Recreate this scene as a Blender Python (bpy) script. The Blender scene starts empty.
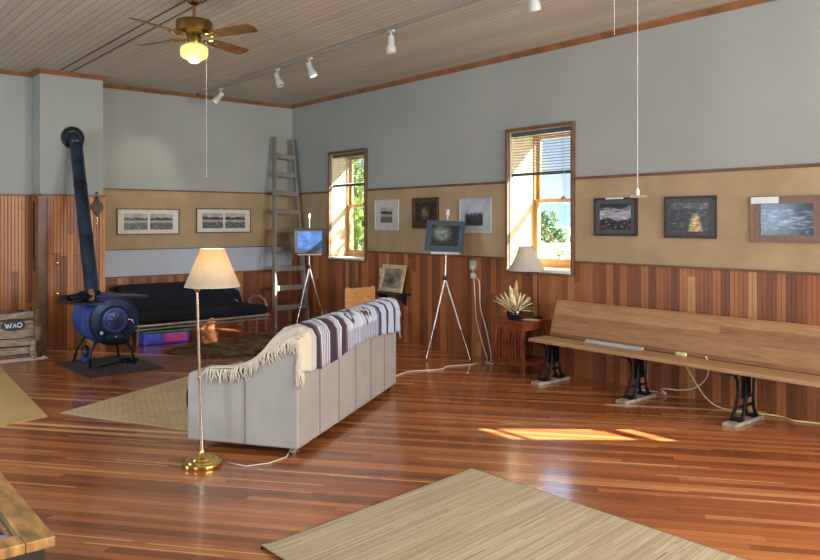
import bpy, math, random
from mathutils import Vector, Matrix
random.seed(7)
R = math.radians
scene = bpy.context.scene
COL = scene.collection

# ---------------------------------------------------------------- colour
def lin(c):
    return tuple(((v/255)/12.92 if v/255 <= .04045 else ((v/255+.055)/1.055)**2.4) for v in c)
def lc(c): return (*lin(c), 1)

# ---------------------------------------------------------------- mesh builder
class MB:
    def __init__(s): s.v=[]; s.f=[]; s.c=[]
    def add(s, vs, fs, cols=None):
        b=len(s.v); s.v+= [tuple(v) for v in vs]; s.f += [tuple(i+b for i in f) for f in fs]
        s.c += list(cols) if cols else [(1,1,1)]*len(vs)
        return s
    def box(s,x0,x1,y0,y1,z0,z1,M=None):
        vs=[Vector((x,y,z)) for z in (z0,z1) for y in (y0,y1) for x in (x0,x1)]
        if M: vs=[M@v for v in vs]
        return s.add(vs,[(0,2,3,1),(4,5,7,6),(0,1,5,4),(2,6,7,3),(0,4,6,2),(1,3,7,5)])
    def bar(s,p0,p1,w,h,up=(0,0,1)):
        p0=Vector(p0);p1=Vector(p1);d=(p1-p0);L=d.length;d.normalize();up=Vector(up)
        if abs(d.dot(up))>.99: up=Vector((0,1,0))
        a=d.cross(up).normalized();b=a.cross(d).normalized()
        vs=[];
        for q in (p0,p1):
            for i,j in ((-1,-1),(1,-1),(1,1),(-1,1)): vs.append(q+a*(i*w/2)+b*(j*h/2))
        return s.add(vs,[(3,2,1,0),(4,5,6,7),(0,1,5,4),(1,2,6,5),(2,3,7,6),(3,0,4,7)])
    def cyl(s,p0,p1,r0,r1=None,n=16):
        if r1 is None:r1=r0
        return s.tube([p0,p1],[r0,r1],n)
    def tube(s,pts,r,n=8,caps=True):
        pts=[Vector(p) for p in pts]; m=len(pts)
        rr=r if isinstance(r,(list,tuple)) else [r]*m
        t0=(pts[1]-pts[0]).normalized()
        a=t0.orthogonal().normalized(); vs=[];fs=[]
        for i,p in enumerate(pts):
            t=(pts[min(i+1,m-1)]-pts[max(i-1,0)])
            t=t.normalized() if t.length>1e-9 else t0
            a=(a-t*a.dot(t)); a=a.normalized() if a.length>1e-6 else t.orthogonal().normalized()
            b=t.cross(a)
            for k in range(n):
                th=2*math.pi*k/n; vs.append(p+(a*math.cos(th)+b*math.sin(th))*rr[i])
        for i in range(m-1):
            for k in range(n):
                k2=(k+1)%n; fs.append((i*n+k,i*n+k2,(i+1)*n+k2,(i+1)*n+k))
        if caps: fs.append(tuple(range(n-1,-1,-1))); fs.append(tuple((m-1)*n+k for k in range(n)))
        return s.add(vs,fs)
    def lathe(s,prof,c=(0,0,0),n=24,M=None,caps=True):
        vs=[];fs=[];m=len(prof)
        for r,z in prof:
            for k in range(n):
                th=2*math.pi*k/n; v=Vector((r*math.cos(th),r*math.sin(th),z))
                v=(M@v if M else v)+Vector(c); vs.append(v)
        for i in range(m-1):
            for k in range(n):
                k2=(k+1)%n; fs.append((i*n+k,i*n+k2,(i+1)*n+k2,(i+1)*n+k))
        if caps:
            if prof[0][0]>1e-4: fs.append(tuple(range(n-1,-1,-1)))
            if prof[-1][0]>1e-4: fs.append(tuple((m-1)*n+k for k in range(n)))
        return s.add(vs,fs)
    def prism(s,poly,d,M=None):
        # poly in local (x,z), extruded along y by d=(y0,y1)
        n=len(poly); vs=[Vector((x,d[0],z)) for x,z in poly]+[Vector((x,d[1],z)) for x,z in poly]
        if M: vs=[M@v for v in vs]
        fs=[tuple(range(n)),tuple(range(2*n-1,n-1,-1))]
        for i in range(n):
            j=(i+1)%n; fs.append((i,n+i,n+j,j))
        return s.add(vs,fs)
    def grid(s,fn,nu,nv):
        vs=[];cs=[]
        for j in range(nv+1):
            for i in range(nu+1):
                q=fn(i/nu,j/nv); vs.append(q[:3]); cs.append(q[3] if len(q)>3 else (1,1,1))
        w=nu+1
        return s.add(vs,[(j*w+i,j*w+i+1,(j+1)*w+i+1,(j+1)*w+i) for j in range(nv) for i in range(nu)],cs)
    def ball(s,c,r,n=12,m=8,sc=(1,1,1)):
        c=Vector(c);prof=[]
        vs=[c+Vector((0,0,-r*sc[2]))];fs=[]
        for i in range(1,m):
            ph=-math.pi/2+math.pi*i/m
            for k in range(n):
                th=2*math.pi*k/n
                vs.append(c+Vector((r*math.cos(ph)*math.cos(th)*sc[0],r*math.cos(ph)*math.sin(th)*sc[1],r*math.sin(ph)*sc[2])))
        vs.append(c+Vector((0,0,r*sc[2]))); L=len(vs)-1
        for k in range(n): fs.append((0,1+(k+1)%n,1+k)); fs.append((L,L-n+k,L-n+(k+1)%n))
        for i in range(m-2):
            for k in range(n):
                a=1+i*n+k;b=1+i*n+(k+1)%n; fs.append((a,b,b+n,a+n))
        return s.add(vs,fs)
    def build(s,name,mat,parent=None,loc=(0,0,0),rot=(0,0,0),smooth=False,bevel=0,seg=2,solid=0,sub=0,angle=30):
        me=bpy.data.meshes.new(name); me.from_pydata(s.v,[],s.f); me.update()
        if any(c!=(1,1,1) for c in s.c):
            at=me.color_attributes.new('Col','FLOAT_COLOR','POINT')
            for i,c in enumerate(s.c): at.data[i].color=(*c[:3],1)
        o=bpy.data.objects.new(name,me); COL.objects.link(o)
        if mat: me.materials.append(mat)
        if parent: o.parent=parent
        o.location=loc; o.rotation_euler=rot
        if smooth:
            for p in me.polygons: p.use_smooth=True
            if smooth!='all': me.set_sharp_from_angle(angle=R(angle+10))
        if solid:
            m=o.modifiers.new('t','SOLIDIFY'); m.thickness=solid; m.offset=0
        if bevel:
            m=o.modifiers.new('b','BEVEL'); m.width=bevel; m.segments=seg; m.limit_method='ANGLE'; m.angle_limit=R(angle)
        if sub:
            m=o.modifiers.new('s','SUBSURF'); m.levels=sub; m.render_levels=sub
        return o

def tag(o,label=None,cat=None,group=None,kind=None):
    if label: o['label']=label
    if cat: o['category']=cat
    if group: o['group']=group
    if kind: o['kind']=kind
    return o
def thing(name,label,cat,loc=(0,0,0),rz=0,group=None,kind=None):
    o=bpy.data.objects.new(name,None); COL.objects.link(o); o.location=loc; o.rotation_euler=(0,0,rz)
    o.empty_display_size=.1
    return tag(o,label,cat,group,kind)
def struct(name,mb,mat,**k):
    o=mb.build(name,mat,**k); o['kind']='structure'; return o

# ---------------------------------------------------------------- materials
class N:
    def __init__(s,name):
        s.m=bpy.data.materials.new(name); s.m.use_nodes=True; s.t=s.m.node_tree; s.t.nodes.clear()
        s.out=s.n('ShaderNodeOutputMaterial')
    def n(s,typ,**k):
        x=s.t.nodes.new(typ)
        for a,b in k.items(): setattr(x,a,b)
        return x
    def l(s,a,b): s.t.links.new(a,b)
    def put(s,inp,v):
        if hasattr(v,'is_output'): s.l(v,inp)
        else: inp.default_value=v
    def math(s,op,a,b=0,c=None,clamp=False):
        x=s.n('ShaderNodeMath',operation=op,use_clamp=clamp); s.put(x.inputs[0],a); s.put(x.inputs[1],b)
        if c is not None: s.put(x.inputs[2],c)
        return x.outputs[0]
    def mix(s,f,a,b,mode='MIX'):
        x=s.n('ShaderNodeMix',data_type='RGBA',blend_type=mode); s.put(x.inputs[0],f); s.put(x.inputs[6],a); s.put(x.inputs[7],b); return x.outputs[2]
    def ramp(s,f,stops,interp='LINEAR'):
        x=s.n('ShaderNodeValToRGB'); x.color_ramp.interpolation=interp; e=x.color_ramp.elements
        while len(e)>1: e.remove(e[-1])
        e[0].position=stops[0][0]; e[0].color=lc(stops[0][1])
        for p,c in stops[1:]:
            q=e.new(p); q.color=lc(c)
        s.put(x.inputs[0],f); return x.outputs[0]
    def coord(s,scale=(1,1,1),rot=(0,0,0)):
        tc=s.n('ShaderNodeTexCoord'); mp=s.n('ShaderNodeMapping'); mp.inputs['Scale'].default_value=scale; mp.inputs['Rotation'].default_value=rot
        s.l(tc.outputs['Object'],mp.inputs[0]); return mp.outputs[0]
    def noise(s,vec,scale,detail=3,rough=.5,dist=0):
        x=s.n('ShaderNodeTexNoise'); s.l(vec,x.inputs['Vector']); x.inputs['Scale'].default_value=scale; x.inputs['Detail'].default_value=detail; x.inputs['Roughness'].default_value=rough; x.inputs['Distortion'].default_value=dist
        return x.outputs[0]
    def bump(s,h,strength=.3,dist=.01):
        x=s.n('ShaderNodeBump'); x.inputs['Strength'].default_value=strength; x.inputs['Distance'].default_value=dist; s.l(h,x.inputs['Height']); return x.outputs[0]
    def bsdf(s,col,rough=.5,metal=0,normal=None,spec=.5,coat=0,coatr=.1,emit=None,es=0,sheen=0):
        b=s.n('ShaderNodeBsdfPrincipled'); s.put(b.inputs['Base Color'],col); s.put(b.inputs['Roughness'],rough); b.inputs['Metallic'].default_value=metal
        b.inputs['Specular IOR Level'].default_value=spec; b.inputs['Coat Weight'].default_value=coat; b.inputs['Coat Roughness'].default_value=coatr
        b.inputs['Sheen Weight'].default_value=sheen
        if normal: s.l(normal,b.inputs['Normal'])
        if emit: s.put(b.inputs['Emission Color'],emit); b.inputs['Emission Strength'].default_value=es
        s.l(b.outputs[0],s.out.inputs[0]); return s.m

def simple(name,c,rough=.5,metal=0,var=.12,scale=8,spec=.5,coat=0,bump=.05,bscale=60,sheen=0,stretch=(1,1,1)):
    n=N(name); v=n.coord(stretch); f=n.noise(v,scale,4)
    a=tuple(max(0,x*(1-var)) for x in c); b=tuple(min(255,x*(1+var)) for x in c)
    col=n.ramp(f,[(.3,a),(.7,b)])
    nb=n.bump(n.noise(v,bscale,3),bump,.004) if bump else None
    return n.bsdf(col,rough,metal,nb,spec,coat,sheen=sheen)

def planks(name,u,v,w,L,stops,rough=.4,groove=.06,gdark=.45,grain=.35,rz=0,per=1,bump=.4,coat=0,gs=30,rj=.0,big=0,spec=.5,streak=None):
    n=N(name); vec=n.coord(rot=(0,0,rz)); sp=n.n('ShaderNodeSeparateXYZ'); n.l(vec,sp.inputs[0])
    U=sp.outputs['XYZ'.index(u)]; V=sp.outputs['XYZ'.index(v)]
    uu=n.math('DIVIDE',U,w); bead=n.math('FLOOR',uu); col=n.math('FLOOR',n.math('DIVIDE',uu,per))
    w1=n.n('ShaderNodeTexWhiteNoise',noise_dimensions='1D'); n.l(col,w1.inputs['W'])
    vv=n.math('MULTIPLY_ADD',w1.outputs[0],9.7,n.math('DIVIDE',V,L)); row=n.math('FLOOR',vv)
    cb=n.n('ShaderNodeCombineXYZ'); n.l(col,cb.inputs[0]); n.l(row,cb.inputs[1])
    w2=n.n('ShaderNodeTexWhiteNoise',noise_dimensions='3D'); n.l(cb.outputs[0],w2.inputs['Vector'])
    base=n.ramp(w2.outputs[0],stops)
    # grain: stretched noise, shifted per board
    g=n.n('ShaderNodeCombineXYZ'); n.l(n.math('MULTIPLY_ADD',U,gs,n.math('MULTIPLY',w2.outputs[0],50)),g.inputs[0]); n.l(n.math('MULTIPLY',V,gs/14),g.inputs[1]); n.l(n.math('MULTIPLY',w2.outputs[0],31),g.inputs[2])
    gn=n.noise(g.outputs[0],1,4,.6,.6)
    k=n.math('MULTIPLY_ADD',n.math('SUBTRACT',gn,.5),grain*2.4,1)
    kc=n.n('ShaderNodeCombineColor'); [n.l(k,kc.inputs[i]) for i in range(3)]
    c=n.mix(1,base,kc.outputs[0],'MULTIPLY')
    if big:
        bn=n.noise(vec,1.1,2); kb=n.math('MULTIPLY_ADD',n.math('SUBTRACT',bn,.5),big,1)
        k2=n.n('ShaderNodeCombineColor'); [n.l(kb,k2.inputs[i]) for i in range(3)]
        c=n.mix(1,c,k2.outputs[0],'MULTIPLY')
    if streak:
        us=n.math('FLOOR',n.math('DIVIDE',U,.011)); ws=n.n('ShaderNodeTexWhiteNoise',noise_dimensions='1D'); n.l(us,ws.inputs['W'])
        vs_=n.math('FLOOR',n.math('MULTIPLY_ADD',ws.outputs[0],17,n.math('DIVIDE',V,.75))); cs=n.n('ShaderNodeCombineXYZ'); n.l(us,cs.inputs[0]); n.l(vs_,cs.inputs[1])
        w3=n.n('ShaderNodeTexWhiteNoise',noise_dimensions='3D'); n.l(cs.outputs[0],w3.inputs['Vector'])
        c=n.mix(n.math('MULTIPLY',n.math('GREATER_THAN',w3.outputs[0],.978),.7),c,lc(streak))
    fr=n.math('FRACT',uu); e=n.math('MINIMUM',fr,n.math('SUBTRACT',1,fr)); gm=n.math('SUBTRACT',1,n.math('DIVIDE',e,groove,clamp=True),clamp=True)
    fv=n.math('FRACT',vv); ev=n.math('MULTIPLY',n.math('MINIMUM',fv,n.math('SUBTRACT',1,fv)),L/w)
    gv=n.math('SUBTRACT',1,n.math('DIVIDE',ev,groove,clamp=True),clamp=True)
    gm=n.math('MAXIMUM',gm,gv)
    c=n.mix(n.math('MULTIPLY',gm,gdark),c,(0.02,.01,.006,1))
    nb=n.bump(n.math('SUBTRACT',n.math('MULTIPLY',gn,.12),gm),bump,.004)
    rr=n.math('MULTIPLY_ADD',gn,rj,rough) if rj else rough
    return n.bsdf(c,rr,0,nb,spec,coat,.12)

M={}
M['plaster']=simple('plaster_white',(160,162,153),.8,var=.025,scale=1.2,bump=.12,bscale=30)
M['cork']=simple('tan_board',(170,146,110),.85,var=.05,scale=3,bump=.15,bscale=120)
M['cream']=simple('cream_lining',(196,178,138),.7,var=.04,scale=3)
M['strip']=simple('pale_board',(178,184,192),.5,var=.03,scale=2,bump=.03)
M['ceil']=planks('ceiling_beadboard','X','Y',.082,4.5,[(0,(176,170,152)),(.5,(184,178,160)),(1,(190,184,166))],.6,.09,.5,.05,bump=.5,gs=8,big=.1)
WST=[(0,(112,62,32)),(.3,(138,78,42)),(.6,(154,90,48)),(.84,(168,104,58)),(.94,(178,124,74)),(1,(196,144,90))]
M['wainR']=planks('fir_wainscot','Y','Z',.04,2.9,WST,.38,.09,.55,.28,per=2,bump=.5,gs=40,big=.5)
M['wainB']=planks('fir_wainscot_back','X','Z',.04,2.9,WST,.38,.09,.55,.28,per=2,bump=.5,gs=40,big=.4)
BST=[(0,(130,70,30)),(.4,(160,90,38)),(.7,(182,108,46)),(1,(214,146,74))]
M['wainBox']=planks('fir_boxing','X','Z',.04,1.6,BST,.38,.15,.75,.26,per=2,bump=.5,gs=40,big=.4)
M['gap']=simple('dark_ceiling_joint',(70,66,58),.8)
M['trim']=simple('fir_trim',(134,90,56),.45,var=.16,scale=5,stretch=(1,1,1))
M['trimd']=simple('fir_trim_dark',(108,72,48),.45,var=.16,scale=5)
M['casing']=simple('window_wood',(108,76,52),.45,var=.14,scale=7)
M['sash']=simple('sash_wood',(176,132,82),.45,var=.12,scale=7)
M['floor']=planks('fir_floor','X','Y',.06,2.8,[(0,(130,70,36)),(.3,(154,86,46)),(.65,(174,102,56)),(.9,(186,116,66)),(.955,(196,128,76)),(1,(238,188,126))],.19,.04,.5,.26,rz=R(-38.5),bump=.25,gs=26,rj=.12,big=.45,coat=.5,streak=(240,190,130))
M['bench']=planks('bench_oak','Z','Y',.06,9,[(0,(128,84,52)),(.5,(162,118,78)),(1,(194,152,106))],.45,.02,.2,.5,bump=.2,gs=60)
M['benchseat']=planks('bench_seat_wood','X','Y',.1,3.4,[(0,(158,120,84)),(1,(176,138,100))],.45,.02,.3,.25,bump=.2,gs=45)
M['paleplank']=simple('weathered_foot',(150,140,122),.7,var=.15,scale=14)
M['iron']=simple('cast_iron',(26,28,32),.4,.6,var=.3,scale=20,bump=.3)
M['black']=simple('black_paint',(20,20,22),.4,var=.2)
M['chrome']=simple('chrome',(205,205,205),.18,1,var=.04,bump=0)
M['alu']=simple('brushed_metal',(190,186,182),.32,.85,var=.06,bump=.02)
M['brass']=simple('polished_brass',(208,176,96),.2,1,var=.1,bump=0)
M['brasspole']=simple('pale_brass',(216,204,178),.22,1,var=.06,bump=0)
M['brassold']=simple('antique_brass',(138,112,62),.3,1,var=.2,bump=0)
M['leather']=simple('grey_leather',(164,158,148),.5,var=.04,scale=5,bump=.12,bscale=160)
M['seam']=simple('leather_seam',(120,110,98),.6,var=.05)
M['futon']=simple('black_futon_fabric',(13,15,24),.8,var=.3,scale=12,bump=1,bscale=14,spec=.35)
M['ladder']=planks('ladder_wood','X','Z',.2,3,[(0,(124,116,102)),(1,(146,138,122))],.75,.001,0,.35,bump=.2,gs=30)
M['stove']=simple('blued_stove_steel',(58,88,164),.36,.45,var=.3,scale=6,bump=.15,bscale=40)
M['stovedoor']=simple('dark_blued_door',(40,56,98),.4,.5,var=.3,scale=12,bump=.2)
M['stoveedge']=simple('stove_iron_trim',(30,40,66),.4,.6,var=.3,scale=12,bump=.2)
M['pipe']=simple('stove_pipe',(48,56,74),.4,.6,var=.35,scale=5,bump=.1)
M['soot']=simple('sooty_iron',(22,24,28),.5,.5,var=.4,scale=14,bump=.3)
M['mat']=simple('hearth_mat',(58,48,44),.75,var=.45,scale=9,bump=.3)
M['white']=simple('white_plastic',(226,224,216),.4,var=.03)
M['cordw']=simple('white_cord',(222,212,196),.5,var=.04)
M['cordy']=simple('cream_cord',(210,190,130),.5,var=.06)
M['cherry']=simple('red_brown_table_wood',(120,58,34),.35,var=.22,scale=10,stretch=(3,3,.6))
M['frame_black']=simple('black_frame',(34,32,32),.4,var=.2)
M['frame_dark']=simple('dark_frame',(74,64,58),.45,var=.15,scale=14)
M['frame_brown']=simple('brown_frame',(72,46,30),.45,var=.25,scale=12)
M['frame_white']=simple('white_frame',(196,192,184),.45,var=.04)
M['frame_grey']=simple('grey_frame',(176,180,180),.35,var=.05)
M['frame_wood']=simple('pale_wood_frame',(196,170,136),.5,var=.12,scale=14)
M['mat_cream']=simple('cream_mount',(216,208,188),.8,var=.02)
M['mat_taupe']=simple('taupe_mount',(128,106,92),.8,var=.06,scale=30)
M['mat_slate']=simple('slate_mount',(58,70,84),.7,var=.08)
M['mat_grey']=simple('grey_mount',(84,80,76),.8,var=.05)
M['oakbox']=simple('light_oak_box',(196,142,84),.5,var=.12,scale=10,stretch=(1,1,6))
M['walnut']=simple('dark_ornament_wood',(66,36,24),.5,var=.25,scale=14)
M['greyplank']=simple('driftwood_plank',(150,130,110),.8,var=.25,scale=9,stretch=(1,1,5),bump=.4)
M['brownplank']=simple('bark_post',(104,76,54),.85,var=.35,scale=9,bump=.5)
M['badge']=simple('black_badge',(22,24,26),.4,var=.1)
M['lettering']=simple('white_lettering',(222,222,216),.5,var=.02)
M['fanwood']=simple('fan_blade_wood',(104,74,46),.45,var=.2,scale=8)
M['track']=simple('track_grey',(150,146,134),.5,var=.04)
M['spotw']=simple('spot_white',(200,200,192),.35,var=.03)
M['blind']=simple('blind_slats',(182,186,184),.5,var=.03)
M['blindrail']=simple('blind_rail',(78,84,84),.45,var=.06)
M['bluetub']=simple('blue_violet_tub',(84,88,210),.35,var=.2,scale=7)
M['pinkbag']=simple('pink_wool_in_tub',(226,72,140),.55,var=.3,scale=10)
M['greenlid']=simple('green_lid',(72,132,84),.45,var=.1)
M['pot']=simple('black_bowl',(24,26,28),.18,var=.2,coat=.5)
M['straw']=simple('dried_leaf',(230,208,168),.7,var=.22,scale=18)
M['straw2']=simple('dried_petal',(196,164,112),.7,var=.25,scale=18)
M['tableframe']=simple('honey_table_wood',(166,122,66),.4,var=.25,scale=7,stretch=(4,1,1),coat=.2)
M['tabledark']=simple('dark_table_base',(50,36,28),.6,var=.3)
M['felt']=simple('green_display_felt',(34,54,48),.9,var=.2)
M['yellowpaper']=simple('yellow_leaflet',(226,176,70),.6,var=.08)
M['greystone']=simple('grey_crystal',(128,132,150),.35,var=.5,scale=40,bump=.6)
M['grassf']=simple('dry_field',(142,142,120),.95,var=.14,scale=.35,bump=0)
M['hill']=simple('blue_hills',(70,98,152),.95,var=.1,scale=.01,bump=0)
M['bark']=simple('tree_bark',(110,92,70),.9,var=.2,scale=10)
M['brick']=simple('outside_brick',(150,120,96),.9,var=.2,scale=10)
M['papercard']=simple('white_card',(222,226,222),.6,var=.02)

def leafm(name,a,b):
    n=N(name); v=n.coord(); f=n.noise(v,2.2,4); col=n.ramp(f,[(.3,a),(.7,b)])
    d=n.n('ShaderNodeBsdfDiffuse'); t=n.n('ShaderNodeBsdfTranslucent'); n.l(col,d.inputs[0]); n.l(col,t.inputs[0])
    m=n.n('ShaderNodeMixShader'); m.inputs[0].default_value=.45; n.l(d.outputs[0],m.inputs[1]); n.l(t.outputs[0],m.inputs[2]); n.l(m.outputs[0],n.out.inputs[0]); return n.m
M['leafg']=leafm('green_leaf',(92,136,52),(150,184,92))
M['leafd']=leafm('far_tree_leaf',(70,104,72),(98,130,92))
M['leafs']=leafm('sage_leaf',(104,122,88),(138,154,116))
def glassm():
    n=N('window_glass'); t=n.n('ShaderNodeBsdfTransparent'); t.inputs[0].default_value=(.97,.98,.98,1); g=n.n('ShaderNodeBsdfGlossy'); g.inputs['Roughness'].default_value=.02
    fr=n.n('ShaderNodeLayerWeight'); fr.inputs[0].default_value=.5; m=n.n('ShaderNodeMixShader'); n.l(n.math('MULTIPLY_ADD',n.math('POWER',fr.outputs[1],4),.4,.03),m.inputs[0]); n.l(t.outputs[0],m.inputs[1]); n.l(g.outputs[0],m.inputs[2]); n.l(m.outputs[0],n.out.inputs[0]); return n.m
M['glass']=glassm()
def shadem(name,c,tf):
    n=N(name); v=n.coord((1,1,.02)); f=n.noise(v,60,2); col=n.ramp(f,[(.3,tuple(x*.93 for x in c)),(.7,c)])
    d=n.n('ShaderNodeBsdfDiffuse'); t=n.n('ShaderNodeBsdfTranslucent'); n.l(col,d.inputs[0]); t.inputs[0].default_value=lc((255,224,140))
    m=n.n('ShaderNodeMixShader'); m.inputs[0].default_value=tf; n.l(d.outputs[0],m.inputs[1]); n.l(t.outputs[0],m.inputs[2]); n.l(m.outputs[0],n.out.inputs[0]); return n.m
M['shade']=shadem('lamp_shade_cloth',(236,228,204),.5)
M['shade2']=shadem('pleated_shade_cloth',(196,198,190),.3)
def emis(name,c,s,dark=None):
    n=N(name); return n.bsdf(lc(c),.4,emit=lc(c),es=s)
M['globe']=emis('lit_opal_globe',(250,222,132),.5)
M['bulb']=emis('lit_bulb',(255,220,150),6)
M['spotlit']=emis('lit_spot_lens',(255,248,235),5)
def attrm(name,rough=.6,coat=0,bump=0):
    n=N(name); a=n.n('ShaderNodeAttribute',attribute_name='Col'); nb=None
    if bump: nb=n.bump(n.noise(n.coord(),90,3),bump,.006)
    return n.bsdf(a.outputs[0],rough,0,nb,coat=coat)
M['print']=attrm('photo_print',.35,.4)
M['blanket']=attrm('woven_blanket',.9,0,.5)
M['fringe']=simple('cream_fringe',(214,204,180),.9,var=.08)
# fur rug
M['fur']=simple('brown_fur',(96,72,46),.95,var=.45,scale=6,bump=.6)
def bamboo():
    n=N('bamboo_slats'); v=n.coord(); sp=n.n('ShaderNodeSeparateXYZ'); n.l(v,sp.inputs[0])
    U=sp.outputs[1]; uu=n.math('DIVIDE',U,.0085); c=n.math('FLOOR',uu)
    w=n.n('ShaderNodeTexWhiteNoise',noise_dimensions='1D'); n.l(c,w.inputs['W'])
    vv=n.math('MULTIPLY_ADD',w.outputs[0],13,n.math('MULTIPLY',sp.outputs[0],1.6)); nn=n.n('ShaderNodeCombineXYZ'); n.l(n.math('FLOOR',vv),nn.inputs[0]); n.l(c,nn.inputs[1])
    w2=n.n('ShaderNodeTexWhiteNoise',noise_dimensions='2D'); n.l(nn.outputs[0],w2.inputs['Vector'])
    col=n.ramp(w2.outputs[0],[(0,(166,148,116)),(.5,(184,166,134)),(.97,(202,186,156)),(1,(140,118,88))])
    fr=n.math('FRACT',uu); e=n.math('MINIMUM',fr,n.math('SUBTRACT',1,fr)); gm=n.math('SUBTRACT',1,n.math('DIVIDE',e,.16,clamp=True),clamp=True)
    fv=n.math('FRACT',vv); ev=n.math('MINIMUM',fv,n.math('SUBTRACT',1,fv)); node=n.math('SUBTRACT',1,n.math('DIVIDE',ev,.006,clamp=True),clamp=True)
    col=n.mix(n.math('MULTIPLY',gm,.35),col,lc((92,72,46))); col=n.mix(n.math('MULTIPLY',node,.45),col,lc((100,76,48)))
    return n.bsdf(col,.5,0,n.bump(n.math('SUBTRACT',1,gm),.5,.003))
M['bamboo']=bamboo()
def woven():
    n=N('seagrass_weave'); v=n.coord((1,1,1)); b=n.n('ShaderNodeTexBrick'); n.l(v,b.inputs[0]); b.inputs['Scale'].default_value=1
    b.inputs['Brick Width'].default_value=.07; b.inputs['Row Height'].default_value=.035; b.inputs['Mortar Size'].default_value=.004; b.inputs['Mortar Smooth'].default_value=.6
    b.inputs['Color1'].default_value=lc((222,196,150)); b.inputs['Color2'].default_value=lc((200,172,128)); b.inputs['Mortar'].default_value=lc((136,112,78))
    f=n.noise(v,3,3); col=n.mix(.5,b.outputs[0],n.ramp(f,[(.3,(190,162,118)),(.7,(228,202,156))]))
    inv=n.math('SUBTRACT',1,b.outputs[1]); return n.bsdf(col,.85,0,n.bump(inv,.8,.01))
M['woven']=woven()
def reed():
    n=N('yellow_reed'); v=n.coord(); f=n.noise(v,2,3); w=n.n('ShaderNodeTexWave',bands_direction='X'); n.l(v,w.inputs[0]); w.inputs['Scale'].default_value=40
    col=n.ramp(f,[(.3,(196,160,98)),(.7,(212,178,116))]); return n.bsdf(col,.8,0,n.bump(w.outputs[1],.4,.003))
M['reed']=reed()

# ================================================================= ROOM
XR=6.337; YB=10.583; XL=-2.6; YN=-2.6; YREC=10.42; YBOX=10.06; BX0=2.41; BX1=3.17; ZC=3.51; TH=.5
WIN=[(8.545,9.445),(4.905,5.805),(1.235,2.175)]; ZS=1.075; ZH=2.63
struct('floor',MB().box(XL-.3,XR+TH,YN-.3,YB+.3,-.12,0),M['floor'])
struct('ceiling',MB().box(XL-.3,XR+TH,YN-.3,YB+.3,ZC,ZC+.15),M['ceil'])
m=MB()
for x0_,x1_,ex in ((XR,XR+.3,0),(XR+.3,XR+TH,.17)):
    ys=YN-.3
    for a,b in sorted(WIN):
        m.box(x0_,x1_,ys,a-ex,0,ZC); m.box(x0_,x1_,a-ex,b+ex,0,ZS-.02); m.box(x0_,x1_,a-ex,b+ex,ZH,ZC); ys=b+ex
    m.box(x0_,x1_,ys,YB+.3,0,ZC)
struct('wall_right',m,M['plaster'])
struct('wall_back',MB().box(BX1,XR,YB,YB+.3,0,ZC),M['plaster'])
struct('wall_back_left',MB().box(XL,BX0,YREC,YREC+.3,0,ZC).box(BX0,BX1,YBOX,YB+.3,0,ZC),M['plaster'])
# left wall with two windows, near wall with two openings added for fill light (behind the viewer)
LW=[(1.4,2.6),(6.4,7.8)]
m=MB(); ys=YN-.3
for a,b in LW:
    m.box(XL-.3,XL,ys,a,0,ZC); m.box(XL-.3,XL,a,b,0,.9); m.box(XL-.3,XL,a,b,2.7,ZC); ys=b
m.box(XL-.3,XL,ys,YREC,0,ZC)
struct('wall_left',m,M['plaster'])
NW=[(2.2,3.5),(4.6,5.9)]  # openings added out of view, placed to steer fill light across the sofa
m=MB(); xs=XL
for a,b in NW:
    m.box(xs,a,YN-.3,YN,0,ZC); m.box(a,b,YN-.3,YN,0,.9); m.box(a,b,YN-.3,YN,2.7,ZC); xs=b
m.box(xs,XR,YN-.3,YN,0,ZC)
struct('wall_front',m,M['plaster'])

# wainscot, tan board, rails and crown: right wall
tn=[0]
def trim(mb,mat,**k):
    tn[0]+=1; return struct('trim_%d'%tn[0],mb,mat,**k)
ZCR=1.178; ZRL=2.06
edges=[YN]+sum([[a-.035,b+.035] for a,b in sorted(WIN)],[])+[YB]
m=MB()
for i in range(0,len(edges),2): m.box(XR-.02,XR,edges[i],edges[i+1],0,ZCR)
for a,b in WIN: m.box(XR-.02,XR,a-.035,b+.035,0,1.03)
trim(m,M['wainR'])
m=MB()
for i in range(0,len(edges),2): m.box(XR-.012,XR,edges[i],edges[i+1],ZCR+.018,ZRL-.012)
trim(m,M['cork'])
m=MB()
for i in range(0,len(edges),2): m.box(XR-.038,XR,edges[i],edges[i+1],ZCR,ZCR+.02)
trim(m,M['trimd'],bevel=.004)
m=MB()
for i in range(0,len(edges),2): m.box(XR-.03,XR,edges[i],edges[i+1],ZRL-.014,ZRL+.012)
trim(m,M['trimd'],bevel=.004)
# back wall
trim(MB().box(BX1,XR-.02,YB-.02,YB,0,.825),M['wainB'])
trim(MB().box(BX1,XR-.03,YB-.035,YB,.825,.843),M['trimd'])
trim(MB().box(BX1,XR-.012,YB-.012,YB,.843,1.21),M['strip'])
trim(MB().box(BX1,XR-.012,YB-.014,YB,1.222,2.05),M['cork'])
trim(MB().box(BX1,XR-.03,YB-.03,YB,2.05,2.07),M['trimd'])
trim(MB().box(BX1,XR-.03,YB-.025,YB,1.21,1.222),M['trimd'])
# recess and boxed-out chimney
trim(MB().box(XL,BX0-.02,YREC-.02,YREC,0,1.93),M['wainBox'])
trim(MB().box(XL,BX0-.02,YREC-.035,YREC,1.93,1.955),M['trimd'])
trim(MB().box(BX0-.02,BX0,YBOX-.02,YREC,0,1.93).box(BX0-.035,BX0,YBOX-.035,YREC,1.93,1.955),M['trim'])
trim(MB().box(BX0,BX1+.02,YBOX-.02,YBOX,0,1.93),M['wainBox'])
trim(MB().box(BX0-.02,BX1+.03,YBOX-.035,YBOX,1.93,1.955),M['trimd'])
trim(MB().box(BX1,BX1+.02,YBOX,YB-.02,0,1.93),M['trim'])
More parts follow.
